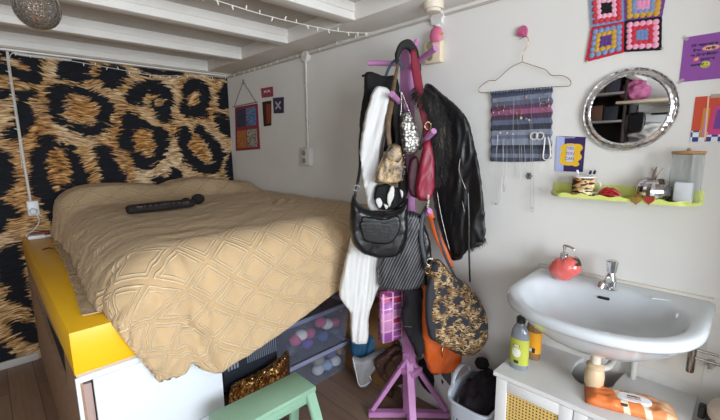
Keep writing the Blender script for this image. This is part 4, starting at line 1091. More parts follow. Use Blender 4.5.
link('label_text', arc_patch(bx1, by1, .0389, .72, -PI*.5-.40, -PI*.5+.32, .103, .110), M('2c3226', .5), l_, True, 'dark title bar')
link('label_icon', arc_patch(bx1, by1, .0389, .72, -PI*.5-.25, -PI*.5+.25, .030, .044), M('2d3b3f', .5), l_, True, 'small dark picture')
textmesh('label_text', 'SEEPJE', .007, (bx1, by1-.0292, ctz+.1065), M('e8e8d8', .5), l_)
q = hit(531, 360, 2, ctz); bx2, by2 = q.x-.002, q.y+.02
e, l_ = bottle('amber_bottle', bx2, by2, 'amber bottle with orange yellow label behind the green labelled bottle',
 [(0, 0), (.026, .001), (.029, .008), (.029, .125), (.026, .145), (.018, .158), (.012, .164), (.012, .17)], M('8a6a44', .15, 0, 0, None, 0, .3, .002, .4), M('b5b2ae', .3), M('e09a1c', .5), .03, .115, .029,
 [(.014, .158), (.015, .16), (.015, .178), (0, .180)])
link('label_patch', arc_patch(bx2, by2, .0333, .72, -PI*.5-.2, -PI*.5+.5, .036, .058), M('26231f', .5), l_, True, 'dark label corner')
link('label_patch', arc_patch(bx2, by2, .0336, .72, -PI*.5-.2, -PI*.5+.1, .040, .056), M('d8d4cc', .5), l_, True, 'white label corner')

# wipes pack
dirx = Vector((.95, .30, 0)).normalized(); L_ = .27; perp = Vector((-dirx.y, dirx.x, 0))*-1
wcen = Vector((3.352, -.235, ctz))
b = NB(); rows = []
nxw, nyw = 36, 16
def wip(u, v, top):
    e1 = 1-abs(2*u-1); e2 = 1-abs(2*v-1)
    h = .026*min(1, e1/.25)**.7*min(1, e2/.3)**.5+.002
    h += .007*(1-2.6*abs(noise.noise(Vector((u*5, v*4, 2)))))*min(1, e1/.1)*min(1, e2/.1)
    W_ = .115*(1-.10*max(0, 1-e1/.15))+.01*noise.noise(Vector((u*7, 0, v)))*(1 if abs(2*v-1) > .9 else 0)
    p = wcen+dirx*((u-.5)*L_)+perp*((v-.5)*W_)
    return Vector((p.x, p.y, ctz+.002+(h if top else 0)))
G1 = [[b.verts.new(wip(i/nxw, j/nyw, True)) for j in range(nyw+1)] for i in range(nxw+1)]
for i in range(nxw):
    for j in range(nyw): b.faces.new((G1[i][j], G1[i+1][j], G1[i+1][j+1], G1[i][j+1]))
rim_ = [G1[i][0] for i in range(nxw+1)]+[G1[nxw][j] for j in range(1, nyw+1)]+[G1[i][nyw] for i in range(nxw-1, -1, -1)]+[G1[0][j] for j in range(nyw-1, 0, -1)]
b.faces.new(rim_[::-1])
t = NT('orange_wrapper'); t.setb(Roughness=.3); x_, y_, z_ = t.sep(t.co())
n_ = t.math('ADD', t.math('MULTIPLY', t.math('ADD', x_, t.math('MULTIPLY', y_, .9)), 3.6), t.math('ADD', .42, t.math('MULTIPLY', t.noise(12), .16)))
t.col(t.ramp(n_, [(.24, 'd9763c'), (.30, 'e4d2b6'), (.40, 'dd8146'), (.58, 'e6d6bc'), (.66, 'dc8a54'), (.84, 'e2b088')], 'CONSTANT')); t.bump(t.noise(40), .6, .006)
wp = empty('wet_wipes_pack', (wcen.x, wcen.y, ctz), 'orange and cream pack of wet wipes with a white flap on the cabinet top', 'wipes pack')
link('wrapper', b, t.m, wp, True, None, 0, 180)
b = NB(); lo_ = []
for zz, k in ((.024, 1), (.034, 1), (.037, .93)):
    lo_.append([wcen+dirx*.01+dirx*(.052*k*math.copysign(abs(math.cos(a))**.8, math.cos(a)))+perp*(.026*k*math.copysign(abs(math.sin(a))**.8, math.sin(a)))+Vector((0, 0, zz+.0)) for a in np.linspace(0, 2*PI, 41)[:-1]])
loft(b, lo_); link('flap_lid', b, M('e4e4e6', .3), wp, True, 'white plastic flap lid')
ang = math.atan2(dirx.y, dirx.x)
pz = wcen+dirx*.01+Vector((0, 0, .038))
textmesh('lid_text', 'sensitive', .011, pz-perp*.006, M('33404a', .5), wp, (0, 0, ang)); textmesh('lid_text', 'baby wipes', .009, pz+perp*.006, M('c8743a', .5), wp, (0, 0, ang))
b = NB(); pz2 = wcen+perp*.041-dirx*.02+Vector((0, 0, .028)); loft(b, [[pz2+dirx*(.010*math.cos(a))+perp*(.006*math.sin(a))+Vector((0, 0, zz)) for a in np.linspace(0, 2*PI, 21)[:-1]] for zz in (-.004, .0015)])
link('seal', b, M('3a3a30', .5), wp, True, 'small dark round seal')

# ================================================================ SHELF AND WHAT STANDS ON IT
SG = M('d2d97c', .4, 0, 5, 'ccd472')
shx0, shx1, szt = 2.974, 3.457, 1.368
szb = wl(555, 194).z
zb0 = hit(640, 197, 1, -.09).z
shz = 1.325
sh = empty('wall_shelf', ((shx0+shx1)/2, -.04, shz-.006), 'lime green wall shelf with a scalloped front edge under the round mirror', 'shelf')
link('back_board', box(NB(), (shx0, -.008, shz-.004), (shx1, -.001, szt), .002), SG, sh)
def shp(u, off=0):   # front outline of the shelf in plan
    x = shx0+(shx1-shx0)*u; e = min(u, 1-u)*(shx1-shx0)
    y = -.098+max(0, (.06-e))**2*18
    return x, min(y, -.012)-off
n_ = 80
o1 = [shp(i/n_) for i in range(n_+1)]
b = NB(); pl_ = [(shx0, -.002)]+o1+[(shx1, -.002)]
loft(b, [[Vector((x, y, z)) for x, y in pl_] for z in (shz-.006, shz)])
link('shelf_board', b, SG, sh)
b = NB(); rr_ = []
for i, (x, y) in enumerate(o1):
    zt_ = shz+.009+.0035*math.sin(2*PI*(i/n_)*8.0)
    rr_.append([Vector((x, y-.003, shz-.006)), Vector((x, y-.003, zt_)), Vector((x, y+.001, zt_)), Vector((x, y+.001, shz-.006))])
loft(b, rr_)
link('scalloped_lip', b, SG, sh, False)
def shelfpt(px, y): p = hit(px, 190, 1, y); return p.x
# tiger mug
mx, my, mr = shelfpt(583, -.052), -.052, .040
mg = empty('tiger_mug', (mx, my, shz), 'mug with tiger stripes at the left end of the green shelf', 'mug')
TM = mat_tiger(30, 'c98d4c', '17110d', (1, 1, 3.6), (.50, .54))
link('mug_body', lathe(NB(), [(0, 0), (mr-.002, .0005), (mr, .004), (mr, .074), (mr-.003, .0745), (mr-.003, .006), (0, .006)], (mx, my, shz), 40), TM, mg)
link('rim', lathe(NB(), [(mr+.0004, .072), (mr+.0006, .077), (mr-.003, .078), (mr-.0034, .072)], (mx, my, shz), 40), M('e6e2dc', .3), mg)
link('handle', sweep(NB(), [(mx+mr-.003, my, shz+.056), (mx+mr+.016, my-.004, shz+.054), (mx+mr+.021, my-.005, shz+.036), (mx+mr+.014, my-.004, shz+.016), (mx+mr-.003, my, shz+.014)], .0042, .0055, (0, 1, 0), 10, 5), M('d6d2ca', .3), mg)
for k, (dx, dy, tx_, ty_, L_, c_, lb) in enumerate(((-.012, .004, -.26, -.02, .085, 'e9e9ec', 'white toothbrush leaning left in the tiger mug'), (.010, .0, .20, .05, .084, '141416', 'black topped makeup brush leaning right in the tiger mug'), (.016, .012, .30, .10, .086, '1b1b1e', 'second black topped brush, behind its neighbour in the tiger mug'))):
    a_ = Vector((mx+dx*.3, my+dy, shz+.008)); d_ = Vector((tx_, ty_, 1)).normalized()
    o = link('toothbrush' if k == 0 else 'makeup_brush', sweep(NB(), [a_, a_+d_*L_*.8, a_+d_*L_], [.0022, .0024, .002], None, None, 10, 1), M('e4e4e8', .3))
    tagp(o, lb, 'brush')
    link('brush_head', sweep(NB(), [a_+d_*L_*.93, a_+d_*L_, a_+d_*(L_+.010)], [.003, .0052, .0035], None, None, 10, 2), M(c_, .5), o)
# red lips
lx, ly = shelfpt(610, -.07), -.07
b = NB()
sweep(b, [(lx-.036, ly, shz+.014), (lx-.022, ly-.001, shz+.026), (lx-.009, ly-.002, shz+.033), (lx, ly-.002, shz+.029), (lx+.009, ly-.002, shz+.032), (lx+.024, ly-.001, shz+.022), (lx+.038, ly, shz+.012)], [.002, .007, .009, .0085, .009, .007, .002], None, (0, 1, 0), 14, 5)
sweep(b, [(lx-.034, ly, shz+.013), (lx-.018, ly-.002, shz+.014), (lx, ly-.003, shz+.013), (lx+.019, ly-.002, shz+.011), (lx+.037, ly, shz+.011)], [.002, .0075, .0095, .0075, .002], None, (0, 1, 0), 14, 5)
tagp(link('lips_ornament', b, M('a01820', .15, 0, 0, None, 0, .3, .002, .6)), 'glossy red lips ornament on the green shelf beside the tiger mug', 'ornament')
# disco ball pot with sticks
dx_, dy_ = shelfpt(653.5, -.052), -.052
dp = empty('disco_ball_pot', (dx_, dy_, shz), 'silver mirror ball pot standing on the green shelf', 'pot')
b = NB(); bmesh.ops.create_uvsphere(b, u_segments=26, v_segments=16, radius=.053)
bmesh.ops.delete(b, geom=[v for v in b.verts if v.co.z > .045 or v.co.z < -.031], context='VERTS')
bmesh.ops.translate(b, vec=(dx_, dy_, shz+.033), verts=b.verts)
low = [v for v in b.verts]
random.seed(2)
bmesh.ops.split_edges(b, edges=b.edges[:])
for f in b.faces:
    j_ = Vector((random.uniform(-1, 1), random.uniform(-1, 1), random.uniform(-1, 1)))*.0022; c_ = f.calc_center_median()
    for v in f.verts: v.co = c_+(v.co-c_)*.95+ (v.co-c_).cross(j_)*120*.3
t = NT('mirror_tiles'); t.setb(Roughness=.06, Metallic=1, Base_Color=lin('dddde0'))
link('mirror_tiles', b, t.m, dp, False)
link('pot_shell', lathe(NB(), [(0, .001), (.038, .001), (.049, .018), (.0512, .034), (.047, .054), (.034, .070), (.025, .075), (.020, .068), (0, .062)], (dx_, dy_, shz), 32), M('8c8c90', .3, 1), dp)
for k in range(5):
    a = k*1.3; bs_ = Vector((dx_+.008*math.cos(a), dy_+.008*math.sin(a), shz+.07)); d_ = Vector((-.42+.2*k, .1*math.sin(a), 1)).normalized()
    o = link('lip_balm' if k % 2 else 'makeup_pencil', sweep(NB(), [bs_, bs_+d_*.038, bs_+d_*.052], [.003, .0036, .0022], None, None, 10, 1), M(('b9a594', '8c7a70', 'c8beb6', '6b5a54', 'b0a090')[k], .35))
    tagp(o, 'pale stick standing in the mirror ball pot', 'makeup', 'sticks in the mirror ball pot')
# glass canister
cx_, cy_ = shelfpt(684, -.055), -.055
gc = empty('glass_canister', (cx_, cy_, shz), 'clear glass canister with a wooden lid at the right end of the green shelf', 'canister')
hz_ = hit(683, 152, 1, cy_).z - shz
t = NT('canister_glass'); t.setb(Roughness=.03, IOR=1.1, Base_Color=lin('f4f6f6')); t.b.inputs['Transmission Weight'].default_value = 1
link('glass', lathe(NB(), [(0, .0005), (.041, .001), (.043, .004), (.043, hz_-.004), (.0415, hz_-.004), (.0415, .006), (0, .005)], (cx_, cy_, shz), 48), t.m, gc)
link('lid', lathe(NB(), [(.040, hz_-.008), (.045, hz_-.004), (.0455, hz_+.001), (.044, hz_+.003), (0, hz_+.004)], (cx_, cy_, shz), 40), M('b08a5c', .5, 0, 12, '9c7648'), gc)
link('lid_knob', lathe(NB(), [(.005, hz_+.003), (.006, hz_+.010), (.0045, hz_+.013), (0, hz_+.0135)], (cx_, cy_, shz), 20), M('b08a5c', .5, 0, 12, '9c7648'), gc)
b = box(NB(), (cx_-.025, cy_-.022, shz+.007), (cx_+.024, cy_+.022, shz+.073), .003)
tagp(link('cotton_pad_pack', b, M('e2e2e6', .7)), 'white block of cotton pads inside the glass canister', 'cotton pads')
# heart charms hanging on the lip
for px, c_, m_, lb in ((636, 'cfa552', 1, 'gold heart hanging on the front of the green shelf'), (649, '96281e', 0, 'red heart with gold outline hanging on the front of the green shelf')):
    c0 = hit(px, 200, 1, -.106); hs = .0155
    hp = []
    for k in range(32):
        a = 2*PI*k/32; hp.append((c0.x+hs*.065*16*math.sin(a)**3, c0.z+hs*.065*(13*math.cos(a)-5*math.cos(2*a)-2*math.cos(3*a)-math.cos(4*a))))
    hh = empty('heart_charm', (c0.x, -.106, c0.z-hs), lb, 'charm')
    b = flatpoly(NB(), hp, -.1035, .005); link('heart', b, M(c_, .2, m_, 0, None, 0, .3, .002, .5), hh, False)
    link('gold_outline', sweep(NB(), [(p[0], -.106, p[1]) for p in hp[::2]], .0014, None, None, 6, 2, True), GOLD, hh)
    link('hook', sweep(NB(), [(c0.x, -.104, c0.z+.010), (c0.x, -.106, c0.z+.016), (c0.x, -.101, shz+.017)], .0009, None, None, 6, 3), GOLD, hh)

# ================================================================ ROUND MIRROR
mcx, mcz, mR = 3.2145, 1.649, .150
mi = empty('wall_mirror', (mcx, -.015, mcz-mR), 'round mirror with an ornate silver frame above the green shelf', 'mirror')
t = NT('silver_frame'); t.setb(Roughness=.2, Metallic=1, Base_Color=lin('dededf')); t.bump(t.vor(70, None, 'SMOOTH_F1'), .5, .005)
link('mirror_glass', lathe(NB(), [(0, 0), (mR*.81, 0), (mR*.81, .004), (0, .0041)], (mcx, -.016, mcz), 64, (0, -1, 0)), M('eceef0', .01, 1), mi)
link('silver_frame', lathe(NB(), [(mR*.79, .0), (mR*.97, 0), (mR, .006), (mR*.985, .010), (mR*.95, .009), (mR*.91, .017), (mR*.85, .020), (mR*.81, .012), (mR*.79, .010)], (mcx, -.008, mcz), 96, (0, -1, 0), 1, 1, lambda a, h: 1+.006*math.cos(40*a)), t.m, mi, True, None, 0, 60)

# ================================================================ WALL HANGINGS
def pin(name_parent, x, z, c='b8a08a'): return link('pin', lathe(NB(), [(.0035, .0), (.0035, .004), (.001, .005)], (x, -.004, z), 12, (0, -1, 0)), M(c, .3), name_parent)
# crochet granny squares
gp = empty('crochet_panel', (3.18, -.006, 1.845), 'panel of four colourful crochet granny squares pinned above the mirror', 'wall hanging')
def granny(pxs, cols):
    """pxs: corners TL, TR, BR, BL; cols: border, outer ring, mid ring, centre"""
    q = [wl(*p) for p in pxs]
    def tr(u, v):       # u, v in -1..1
        p = q[0].lerp(q[1], (u+1)/2).lerp(q[3].lerp(q[2], (u+1)/2), (1-v)/2); return p.x, p.z
    b = NB(); n = 9; pts = []; C4 = ((-1, -1), (1, -1), (1, 1), (-1, 1))
    for e in range(4):
        (a0, a1), (c0, c1) = C4[e], C4[(e+1) % 4]
        for k in range(n):
            t = k/n; w_ = 1+.025*math.sin(t*4*PI)**2; pts.append(tr((a0+(c0-a0)*t)*w_, (a1+(c1-a1)*t)*w_))
    flatpoly(b, pts, -.002, .005)
    sq = link('granny_square', b, M(cols[0], .9, 0, 0, None, 140, .6, .002), gp, False)
    for R_, c_, m_, rad in ((.70, cols[1], 4, .0108), (.45, cols[2], 3, .0108), (.22, cols[3], 2, .0095)):
        b = NB()
        for e in range(4):
            (a0, a1), (c0, c1) = C4[e], C4[(e+1) % 4]
            for k in range(m_):
                t = k/m_; X, Z = tr((a0+(c0-a0)*t)*R_, (a1+(c1-a1)*t)*R_)
                ball(b, (X, -.0075, Z), rad, 1, .4, 1, 2)
        if R_ < .3: X, Z = tr(0, 0); ball(b, (X, -.0075, Z), .012, 1, .3, 1, 2)
        link('crochet_round', b, M(c_, .9, 0, 0, None, 200, .5, .002), sq, True)
granny(((590,-8),(624,-8),(624.5,22),(592,28)), ('7b8fb5', 'c63a44', 'e8a9bf', '17161a'))
granny(((624,-8),(667,-10),(662,17),(625,21.5)), ('6b4486', 'c99a3e', '7b8fb5', 'e08fb2'))
granny(((592,28),(624.5,22),(625,52),(586,62)), ('c0283a', '7b8fb5', 'c99a3e', '5a3a80'))
granny(((625,21.5),(662,17),(661.5,50),(624.5,52)), ('17161b', 'e8a0b8', 'c63244', '6d86b4'))
for x, z in ((3.062, 1.846), (3.296, 1.852)): pin(gp, x, z)

# purple poster and orange poster
def poster(name, x0, z0, x1, z1, c, lab, sk=0):
    p = empty(name, ((x0+x1)/2, -.001, z0), lab, 'poster')
    link('sheet', flatpoly(NB(), [(x0, z0), (x1, z0), (x1+sk, z1), (x0+sk, z1)], -.001, .001), M(c, .45), p, False)
    return p
pu = poster('purple_poster', 3.353, 1.732, 3.47, 1.877, '8a4a9a', 'purple poster with dark lettering and a yellow smiley, top right on the wall')
NVY = M('2a2450', .5)
for k, (tx_, s2) in enumerate((('Di expresses', 3.408), ('Een        ', 3.404), ('en Gezelligste', 3.410), ('       proces', 3.408), ('cursus     ', 3.404))):
    textmesh('lettering', tx_, .0125, (s2, -.0026, 1.846-k*.0155), NVY, pu)
b = flatpoly(NB(), disc2(3.425, 1.832, .021, .008, 28, .2), -.0021, .0008); link('oval_badge', b, M('e8a98a', .5), pu, False, 'peach oval')
textmesh('badge_text', 'really', .011, (3.425, -.0033, 1.832), M('1d1a30', .5), pu)
b = flatpoly(NB(), [(3.384, 1.795), (3.398, 1.797), (3.399, 1.808), (3.385, 1.806)], -.0021, .0008); link('orange_badge', b, M('e0603c', .5), pu, False, 'orange patch')
textmesh('badge_text', 'of', .010, (3.3915, -.0033, 1.8015), M('f0c0a8', .5), pu)
b = flatpoly(NB(), disc2(3.416, 1.781, .0125, .0105), -.0021, .0008); link('smiley', b, M('c8c44c', .5), pu, False, 'yellow smiley')
b = NB(); flatpoly(b, disc2(3.412, 1.784, .0012, .002, 10), -.003, .0005); flatpoly(b, disc2(3.420, 1.784, .0012, .002, 10), -.003, .0005)
sweep(b, [(3.416+.007*math.cos(a), -.0032, 1.780+.006*math.sin(a)) for a in np.linspace(PI*1.08, PI*1.92, 7)], .0007, None, None, 5, 2); link('smile', b, M('2a2450', .5), pu, False)
b = NB()
for x, z, r in ((3.357, 1.874, .7), (3.357, 1.735, -.7)): box(b, (x-.010, -.003, z-.005), (x+.010, -.0021, z+.005), 0, 1, Matrix.Rotation(r, 4, 'Y'))
link('clear_tape', b, mat_clear('cfcac6', .35, .2), pu, False)
og = poster('orange_poster', 3.402, 1.531, 3.51, 1.679, 'c2452a', 'orange red poster with a pink cabinet on a blue check floor, right of the mirror')
b = flatpoly(NB(), [(3.402, 1.531), (3.51, 1.531), (3.51, 1.567), (3.402, 1.567)], -.0021, .0006); link('check_floor', b, mat_checker('27337a', 'd9dfe6', 62), og, False, 'blue and white check floor')
for nm, pt_, c_ in (('drawn_machine', [(3.444, 1.553), (3.51, 1.553), (3.51, 1.645), (3.452, 1.645)], 'c43a78'), ('drawn_screen', [(3.456, 1.572), (3.51, 1.572), (3.51, 1.634), (3.461, 1.634)], '6a3a8c'), ('drawn_cabinet', [(3.424, 1.545), (3.443, 1.545), (3.443, 1.64), (3.426, 1.64)], 'c8822c'), ('drawn_figure', [(3.431, 1.553), (3.440, 1.553), (3.439, 1.625), (3.433, 1.625)], 'b27ac0')):
    link(nm, flatpoly(NB(), pt_, -.0026-(.0004 if nm in ('drawn_screen', 'drawn_figure') else 0), .0006), M(c_, .5), og, False)
link('drawn_pillar', flatpoly(NB(), [(3.4375, 1.535), (3.4425, 1.535), (3.437, 1.678), (3.433, 1.678)], -.0034, .0004), M('e8b89a', .5), og, False)
link('clear_tape', box(NB(), (3.44, -.003, 1.672), (3.475, -.0021, 1.684)), mat_clear('cfc4b0', .5, .2), og, False)

# purple and yellow card with light blue spine
pc = empty('greeting_card', (3.036, -.001, 1.42), 'dark purple card with a yellow blob motif, left above the green shelf', 'card')
c4 = [wl(*p) for p in ((556,171), (583,172), (586,137), (558,136))]
link('card_sheet', flatpoly(NB(), [(p.x, p.z) for p in c4], -.001, .0015), M('35265c', .5), pc, False)
c4 = [wl(*p) for p in ((555,171), (563.5,172), (565,137), (557,136))]
link('blue_edge', flatpoly(NB(), [(p.x, p.z) for p in c4], -.0027, .0008), M('a9b4dc', .5), pc, False, 'pale blue strip')
b = NB()
for i_, (px, py, rx, ry) in enumerate(((570,148,8,5), (577,148,5,4.5), (569,155,8,5), (576,157,5,4.5), (569,161,8,5), (576,164,3,2.6), (572,153,7,8))):
    c_ = wl(px, py); flatpoly(b, disc2(c_.x, c_.z, rx*.0046, ry*.0038), -.0037-.0001*i_, .0006)
link('yellow_motif', b, M('e3b62c', .5), pc, False, 'yellow blobs')
c_ = wl(570.5, 153.5); link('white_motif', flatpoly(NB(), [(c_.x-.014, c_.z-.034), (c_.x+.013, c_.z-.034), (c_.x+.014, c_.z+.032), (c_.x-.013, c_.z+.032)], -.0050, .0006), M('cfcbd8', .5), pc, False, 'white lettered block')
for k, wtx in enumerate(('YES', 'YOU', 'CAN')):
    textmesh('card_text', wtx, .016, (c_.x, -.0060, c_.z+.021-k*.021), M('8a86a8', .5), pc)
c_ = wl(570, 137.5); link('card_text', flatpoly(NB(), [(c_.x-.020, c_.z-.003), (c_.x+.020, c_.z-.003), (c_.x+.020, c_.z+.002), (c_.x-.02, c_.z+.002)], -.0027, .0005), M('9a94b8', .5), pc, False)

# pink hook, gold clothes hanger, knitted swatch
hk = hit(523, 33, 1, -.01)
b = NB(); hp = []
c0 = hit(524, 32, 1, -.008)
hkp = [(518,36),(519,30),(522,27),(526,26),(528,29),(527.5,34),(526,37)]
q = [wl(*p) for p in hkp]; q = smooth_path([(v.x, v.z, 0) for v in q], 4, True)
flatpoly(b, [(v.x, v.y) for v in q], -.001, .012)
o = link('wall_hook', b, M('b95a80', .4), None, False); tagp(o, 'small pink hook on the wall holding the clothes hanger', 'hook')
link('prong', sweep(NB(), [(c0.x, -.012, c0.z-.012), (c0.x+.002, -.022, c0.z-.012), (c0.x+.003, -.026, c0.z-.004)], .003, None, None, 8, 4), M('b95a80', .4), o)
hy = -.02
hpts = [(519,40),(522,38),(526.5,36.5),(528.5,40),(527,46),(523.5,52),(522,62)]
arms = [(522,62),(510,68),(497,79.5),(493,80.5),(488,81),(481,86),(478.5,90),(482,92.5),(500,91.5),(530,88.5),(560,86.5),(569,86),(571,83),(569,79),(562,75.5),(553,75.5),(549,73.5),(546,70),(535,66),(522,62)]
b = NB(); sweep(b, [hit(*p, 1, hy) for p in hpts], .0014, None, None, 8, 4)
o = link('clothes_hanger', b, GOLD); tagp(o, 'thin gold wire clothes hanger on the pink hook, holding the knitted swatch', 'hanger')
b = NB()
P_ = [hit(*p, 1, hy) for p in arms]
sweep(b, P_, .0014, None, None, 8, 3); link('frame_wire', b, GOLD, o)
# swatch mesh
tl, tr_, br, bl = [hit(*p, 1, -.016) for p in ((491.5,93), (552,88), (551,161), (490.5,161.5))]
b = NB(); n1, n2 = 40, 44; G1 = []
for j in range(n2+1):
    v = j/n2; row = []
    for i in range(n1+1):
        u = i/n1; p = tl.lerp(tr_, u).lerp(bl.lerp(br, u), v)
        ed = .003*math.sin(v*44)*(1 if u in (0, 1) else 0)
        droop = -.010*math.sin(u*PI*1.0)*v*.3 + (.012*max(0, u-.9)/.1*v*v if v > .9 else 0)
        yy = -.0145-.003*noise.noise(Vector((u*5, v*5, 1)))-.002*math.sin(v*30)
        row.append(b.verts.new((p.x+ed, yy, p.z+droop)))
    G1.append(row)
for j in range(n2):
    for i in range(n1): b.faces.new((G1[j][i], G1[j][i+1], G1[j+1][i+1], G1[j+1][i]))
H_ = (tl.z-bl.z)
bands = [(0, '3a3f54'), (.06, '767d90'), (.12, '3c4258'), (.19, '1a1d2c'), (.24, '8a92a6'), (.33, '646c82'), (.38, '8a92a4'), (.45, '1c1f30'), (.53, '5c657e'), (.60, '4a2444'), (.67, '9a5278'), (.74, '5a2c50'), (.80, '5a6078'), (.86, '7c8498'), (.92, '3a3f54')]
kn = link('knitted_swatch', b, mat_bands(bands, 2, 1/H_), None, True, None, 0, 180)
kn.modifiers.new('t', 'SOLIDIFY').thickness = .005
tagp(kn, 'striped blue and purple knitted swatch hanging from the gold hanger as a jewellery board', 'knitting')
link('wool_fringe', (lambda b: [sweep(b, [(tl.x+(tr_.x-tl.x)*k/22, -.014, tl.z+(tr_.z-tl.z)*k/22-.012), (tl.x+(tr_.x-tl.x)*k/22, -.022, tl.z+(tr_.z-tl.z)*k/22+.004), (tl.x+(tr_.x-tl.x)*k/22+.003, -.022, tl.z+(tr_.z-tl.z)*k/22-.006)], .003, None, None, 6, 3) for k in range(23)] and b)(NB()), M('3f4862', .9), kn)
# jewellery
JY = -.024
def hoop(px, py, r, c, lab, mat=SILV, th=.0012, grp=None):
    p = hit(px, py, 1, JY); o = link('hoop_earring', sweep(NB(), [(p.x+r*math.cos(a), JY+.001*math.sin(a), p.z+r*math.sin(a)) for a in np.linspace(0, 2*PI, 17)[:-1]], th, None, None, 6, 2, True), mat)
    tagp(o, lab, 'earring', grp)
hoop(544, 99, .020, 0, 'large silver hoop earring at the top right of the swatch, upper of the pair')
hoop(544.5, 105, .019, 0, 'large silver hoop earring at the top right of the swatch, lower of the pair')
hoop(534, 136, .015, 0, 'thick pearl coloured hoop earring in the middle, left of the pair', M('d8d2c8', .3), .0028)
hoop(540, 136, .015, 0, 'thick pearl coloured hoop earring in the middle, right of the pair', M('d8d2c8', .3), .0028)
hoop(501, 106, .018, 0, 'thin gold hoop earring on the left edge of the knitted swatch', GOLD)
hoop(507, 111, .018, 0, 'thin silver hoop earring left on the pink band of the swatch')
hoop(519, 113, .013, 0, 'small gold hoop earring just left of the small charms', GOLD)
hoop(496, 113, .014, 0, 'small silver hoop at the far left edge of the pink band')
def chain(pts, lab, mat=M('a9a6a2', .35, .8), th=.00065, pend=None, name='necklace'):
    o = link(name, sweep(NB(), [hit(x, y, 1, JY if y < 162 else JY+.006) for x, y in pts], th, None, None, 6, 4), mat)
    tagp(o, lab, 'necklace')
    if pend: 
        p = hit(pend[0], pend[1], 1, JY); link('pendant', ball(NB(), p, pend[2], 1, .5, 1.3, 2), mat, o)
chain([(514,100),(513,140),(515,170),(518,178),(520,170),(519,140),(517,112)], 'fine silver necklace looping below the middle of the swatch')
chain([(498,135),(496,160),(496,195),(497,205),(500,196),(503,165),(502,135)], 'long silver necklace at the left with a drop pendant', M('a9a6a2', .35, .8), .0007, (496, 204, .004))
chain([(504,138),(503,170),(504,190),(506,180),(507,150),(506,136)], 'silver necklace second from the left below the swatch', M('a9a6a2', .35, .8), .0007, (504, 191, .003))
chain([(510,137),(511,150),(512,158)], 'short silver chain on the lower left of the swatch')
chain([(531,98),(532,130),(533,170),(534,207),(531,209),(531,170),(530,120)], 'longest silver necklace hanging right of centre', M('a9a6a2', .35, .8), .0007, (532.5, 208, .003))
chain([(521,140),(522,165),(521,181),(525,165),(524,140)], 'fine silver chain just left of the round brooch')
chain([(540,155),(541,163),(540,172)], 'short grey chain at the lower right of the swatch')
chain([(545,137),(544,148),(543,157),(546,160),(550,157),(550,146),(548,137)], 'string of white pearls at the right edge of the swatch', M('ded8d0', .3), .0026, None, 'pearl_bracelet')
chain([(490,130),(488,136),(490,141)], 'tiny silver chain on the left edge of the swatch')
for px, py, c_, lb, r in ((526,97,'c98a7a','small rose gold stud at the top of the swatch',.005), (521,118,'d9d4cc','small pale flower charm on the pink band',.006), (526,119,'8c8c90','small grey charm on the pink band',.006), (529,120,'d0c8bc','small ivory charm on the pink band',.005), (500,133,'e2e0dc','white stud on the left of the dark band',.004), (507,133,'e2e0dc','white stud left of centre on the dark band',.004), (513,134,'e0ded8','white stud in the middle of the dark band',.004)):
    p = hit(px, py, 1, JY); o = link('stud_earring', ball(NB(), p, r, 1, .6, 1, 2), M(c_, .3, .3)); tagp(o, lb, 'earring')
p = hit(529.5, 176, 1, -.004)
b = NB()
for k in range(7): a = k*2*PI/6; ball(b, (p.x+(.009*math.cos(a) if k < 6 else 0), -.006, p.z+(.011*math.sin(a) if k < 6 else 0)), .0055, 1, .6, 1, 2)
tagp(link('brooch', b, M('8c8c8e', .3, 1)), 'dark silver flower brooch pinned on the wall below the swatch', 'brooch')

# patchwork banner and small cards near the bed
bn = empty('patchwork_banner', (.34, -.004, 1.49), 'small four-patch fabric banner on a stick hanging from a string above the bed', 'banner')
r0, r1 = wl(233.5, 107), wl(258, 102)
link('rod', sweep(NB(), [(r0.x, -.008, r0.z), (r1.x, -.008, r1.z)], .004, None, None, 8, 1), M('8a6a58', .6), bn)
hkq = wl(244, 82)
link('string', sweep(NB(), [(r0.x+.03, -.008, r0.z), (hkq.x-.004, -.008, hkq.z), (hkq.x+.004, -.008, hkq.z), (r1.x-.02, -.008, r1.z)], .0022, None, None, 6, 1, False, False), M('6a5a4e', .8), bn)
link('hook', box(NB(), (hkq.x-.008, -.012, hkq.z-.02), (hkq.x+.008, -.001, hkq.z+.022), .003), M('8c857c', .5), bn)
q = [wl(*p) for p in ((235.5,107.5), (258,103.5), (260.5,149), (236.5,151))]
def quad(q, u0, v0, u1, v1):
    f = lambda u, v: q[0].lerp(q[1], u).lerp(q[3].lerp(q[2], u), v)
    return [(f(u, v).x, f(u, v).z) for u, v in ((u0, v0), (u1, v0), (u1, v1), (u0, v1))]
link('backing', flatpoly(NB(), quad(q, 0, 0, 1, 1), -.003, .003), M('8c3040', .85), bn, False)
for u, v, a_, c_ in ((.08, .06, '2a2c40', '3c4058'), (.52, .06, '2c4468', '6a88ae'), (.08, .54, '8c5020', 'b87a3c'), (.52, .54, '1a1a1a', 'b0a898')):
    link('patch', flatpoly(NB(), quad(q, u, v, u+.40, v+.40), -.0062, .001), mat_knit_quilt(a_, c_), bn, False)
def card(name, pp_, c_, lab):
    q = [wl(*p) for p in pp_]; o = link(name, flatpoly(NB(), [(v.x, v.z) for v in q], -.001, .0015), M(c_, .6), None, False); return tagp(o, lab, 'card'), q
o, q = card('postcard', ((261,88.5), (273,86.5), (273.5,96.5), (262,98)), 'a03a52', 'small pink red card with two eyes, topmost of three cards on the wall')
b = NB()
for u in (.36, .66):
    c_ = quad(q, u-.10, .30, u+.10, .62); flatpoly(b, c_, -.0027, .0006)
e1 = link('drawn_eyes', b, M('d9d2d0', .5), o, False, 'white eyes')
b = NB()
for u in (.36, .66): flatpoly(b, quad(q, u-.06, .48, u+.07, .70), -.0035, .0006)
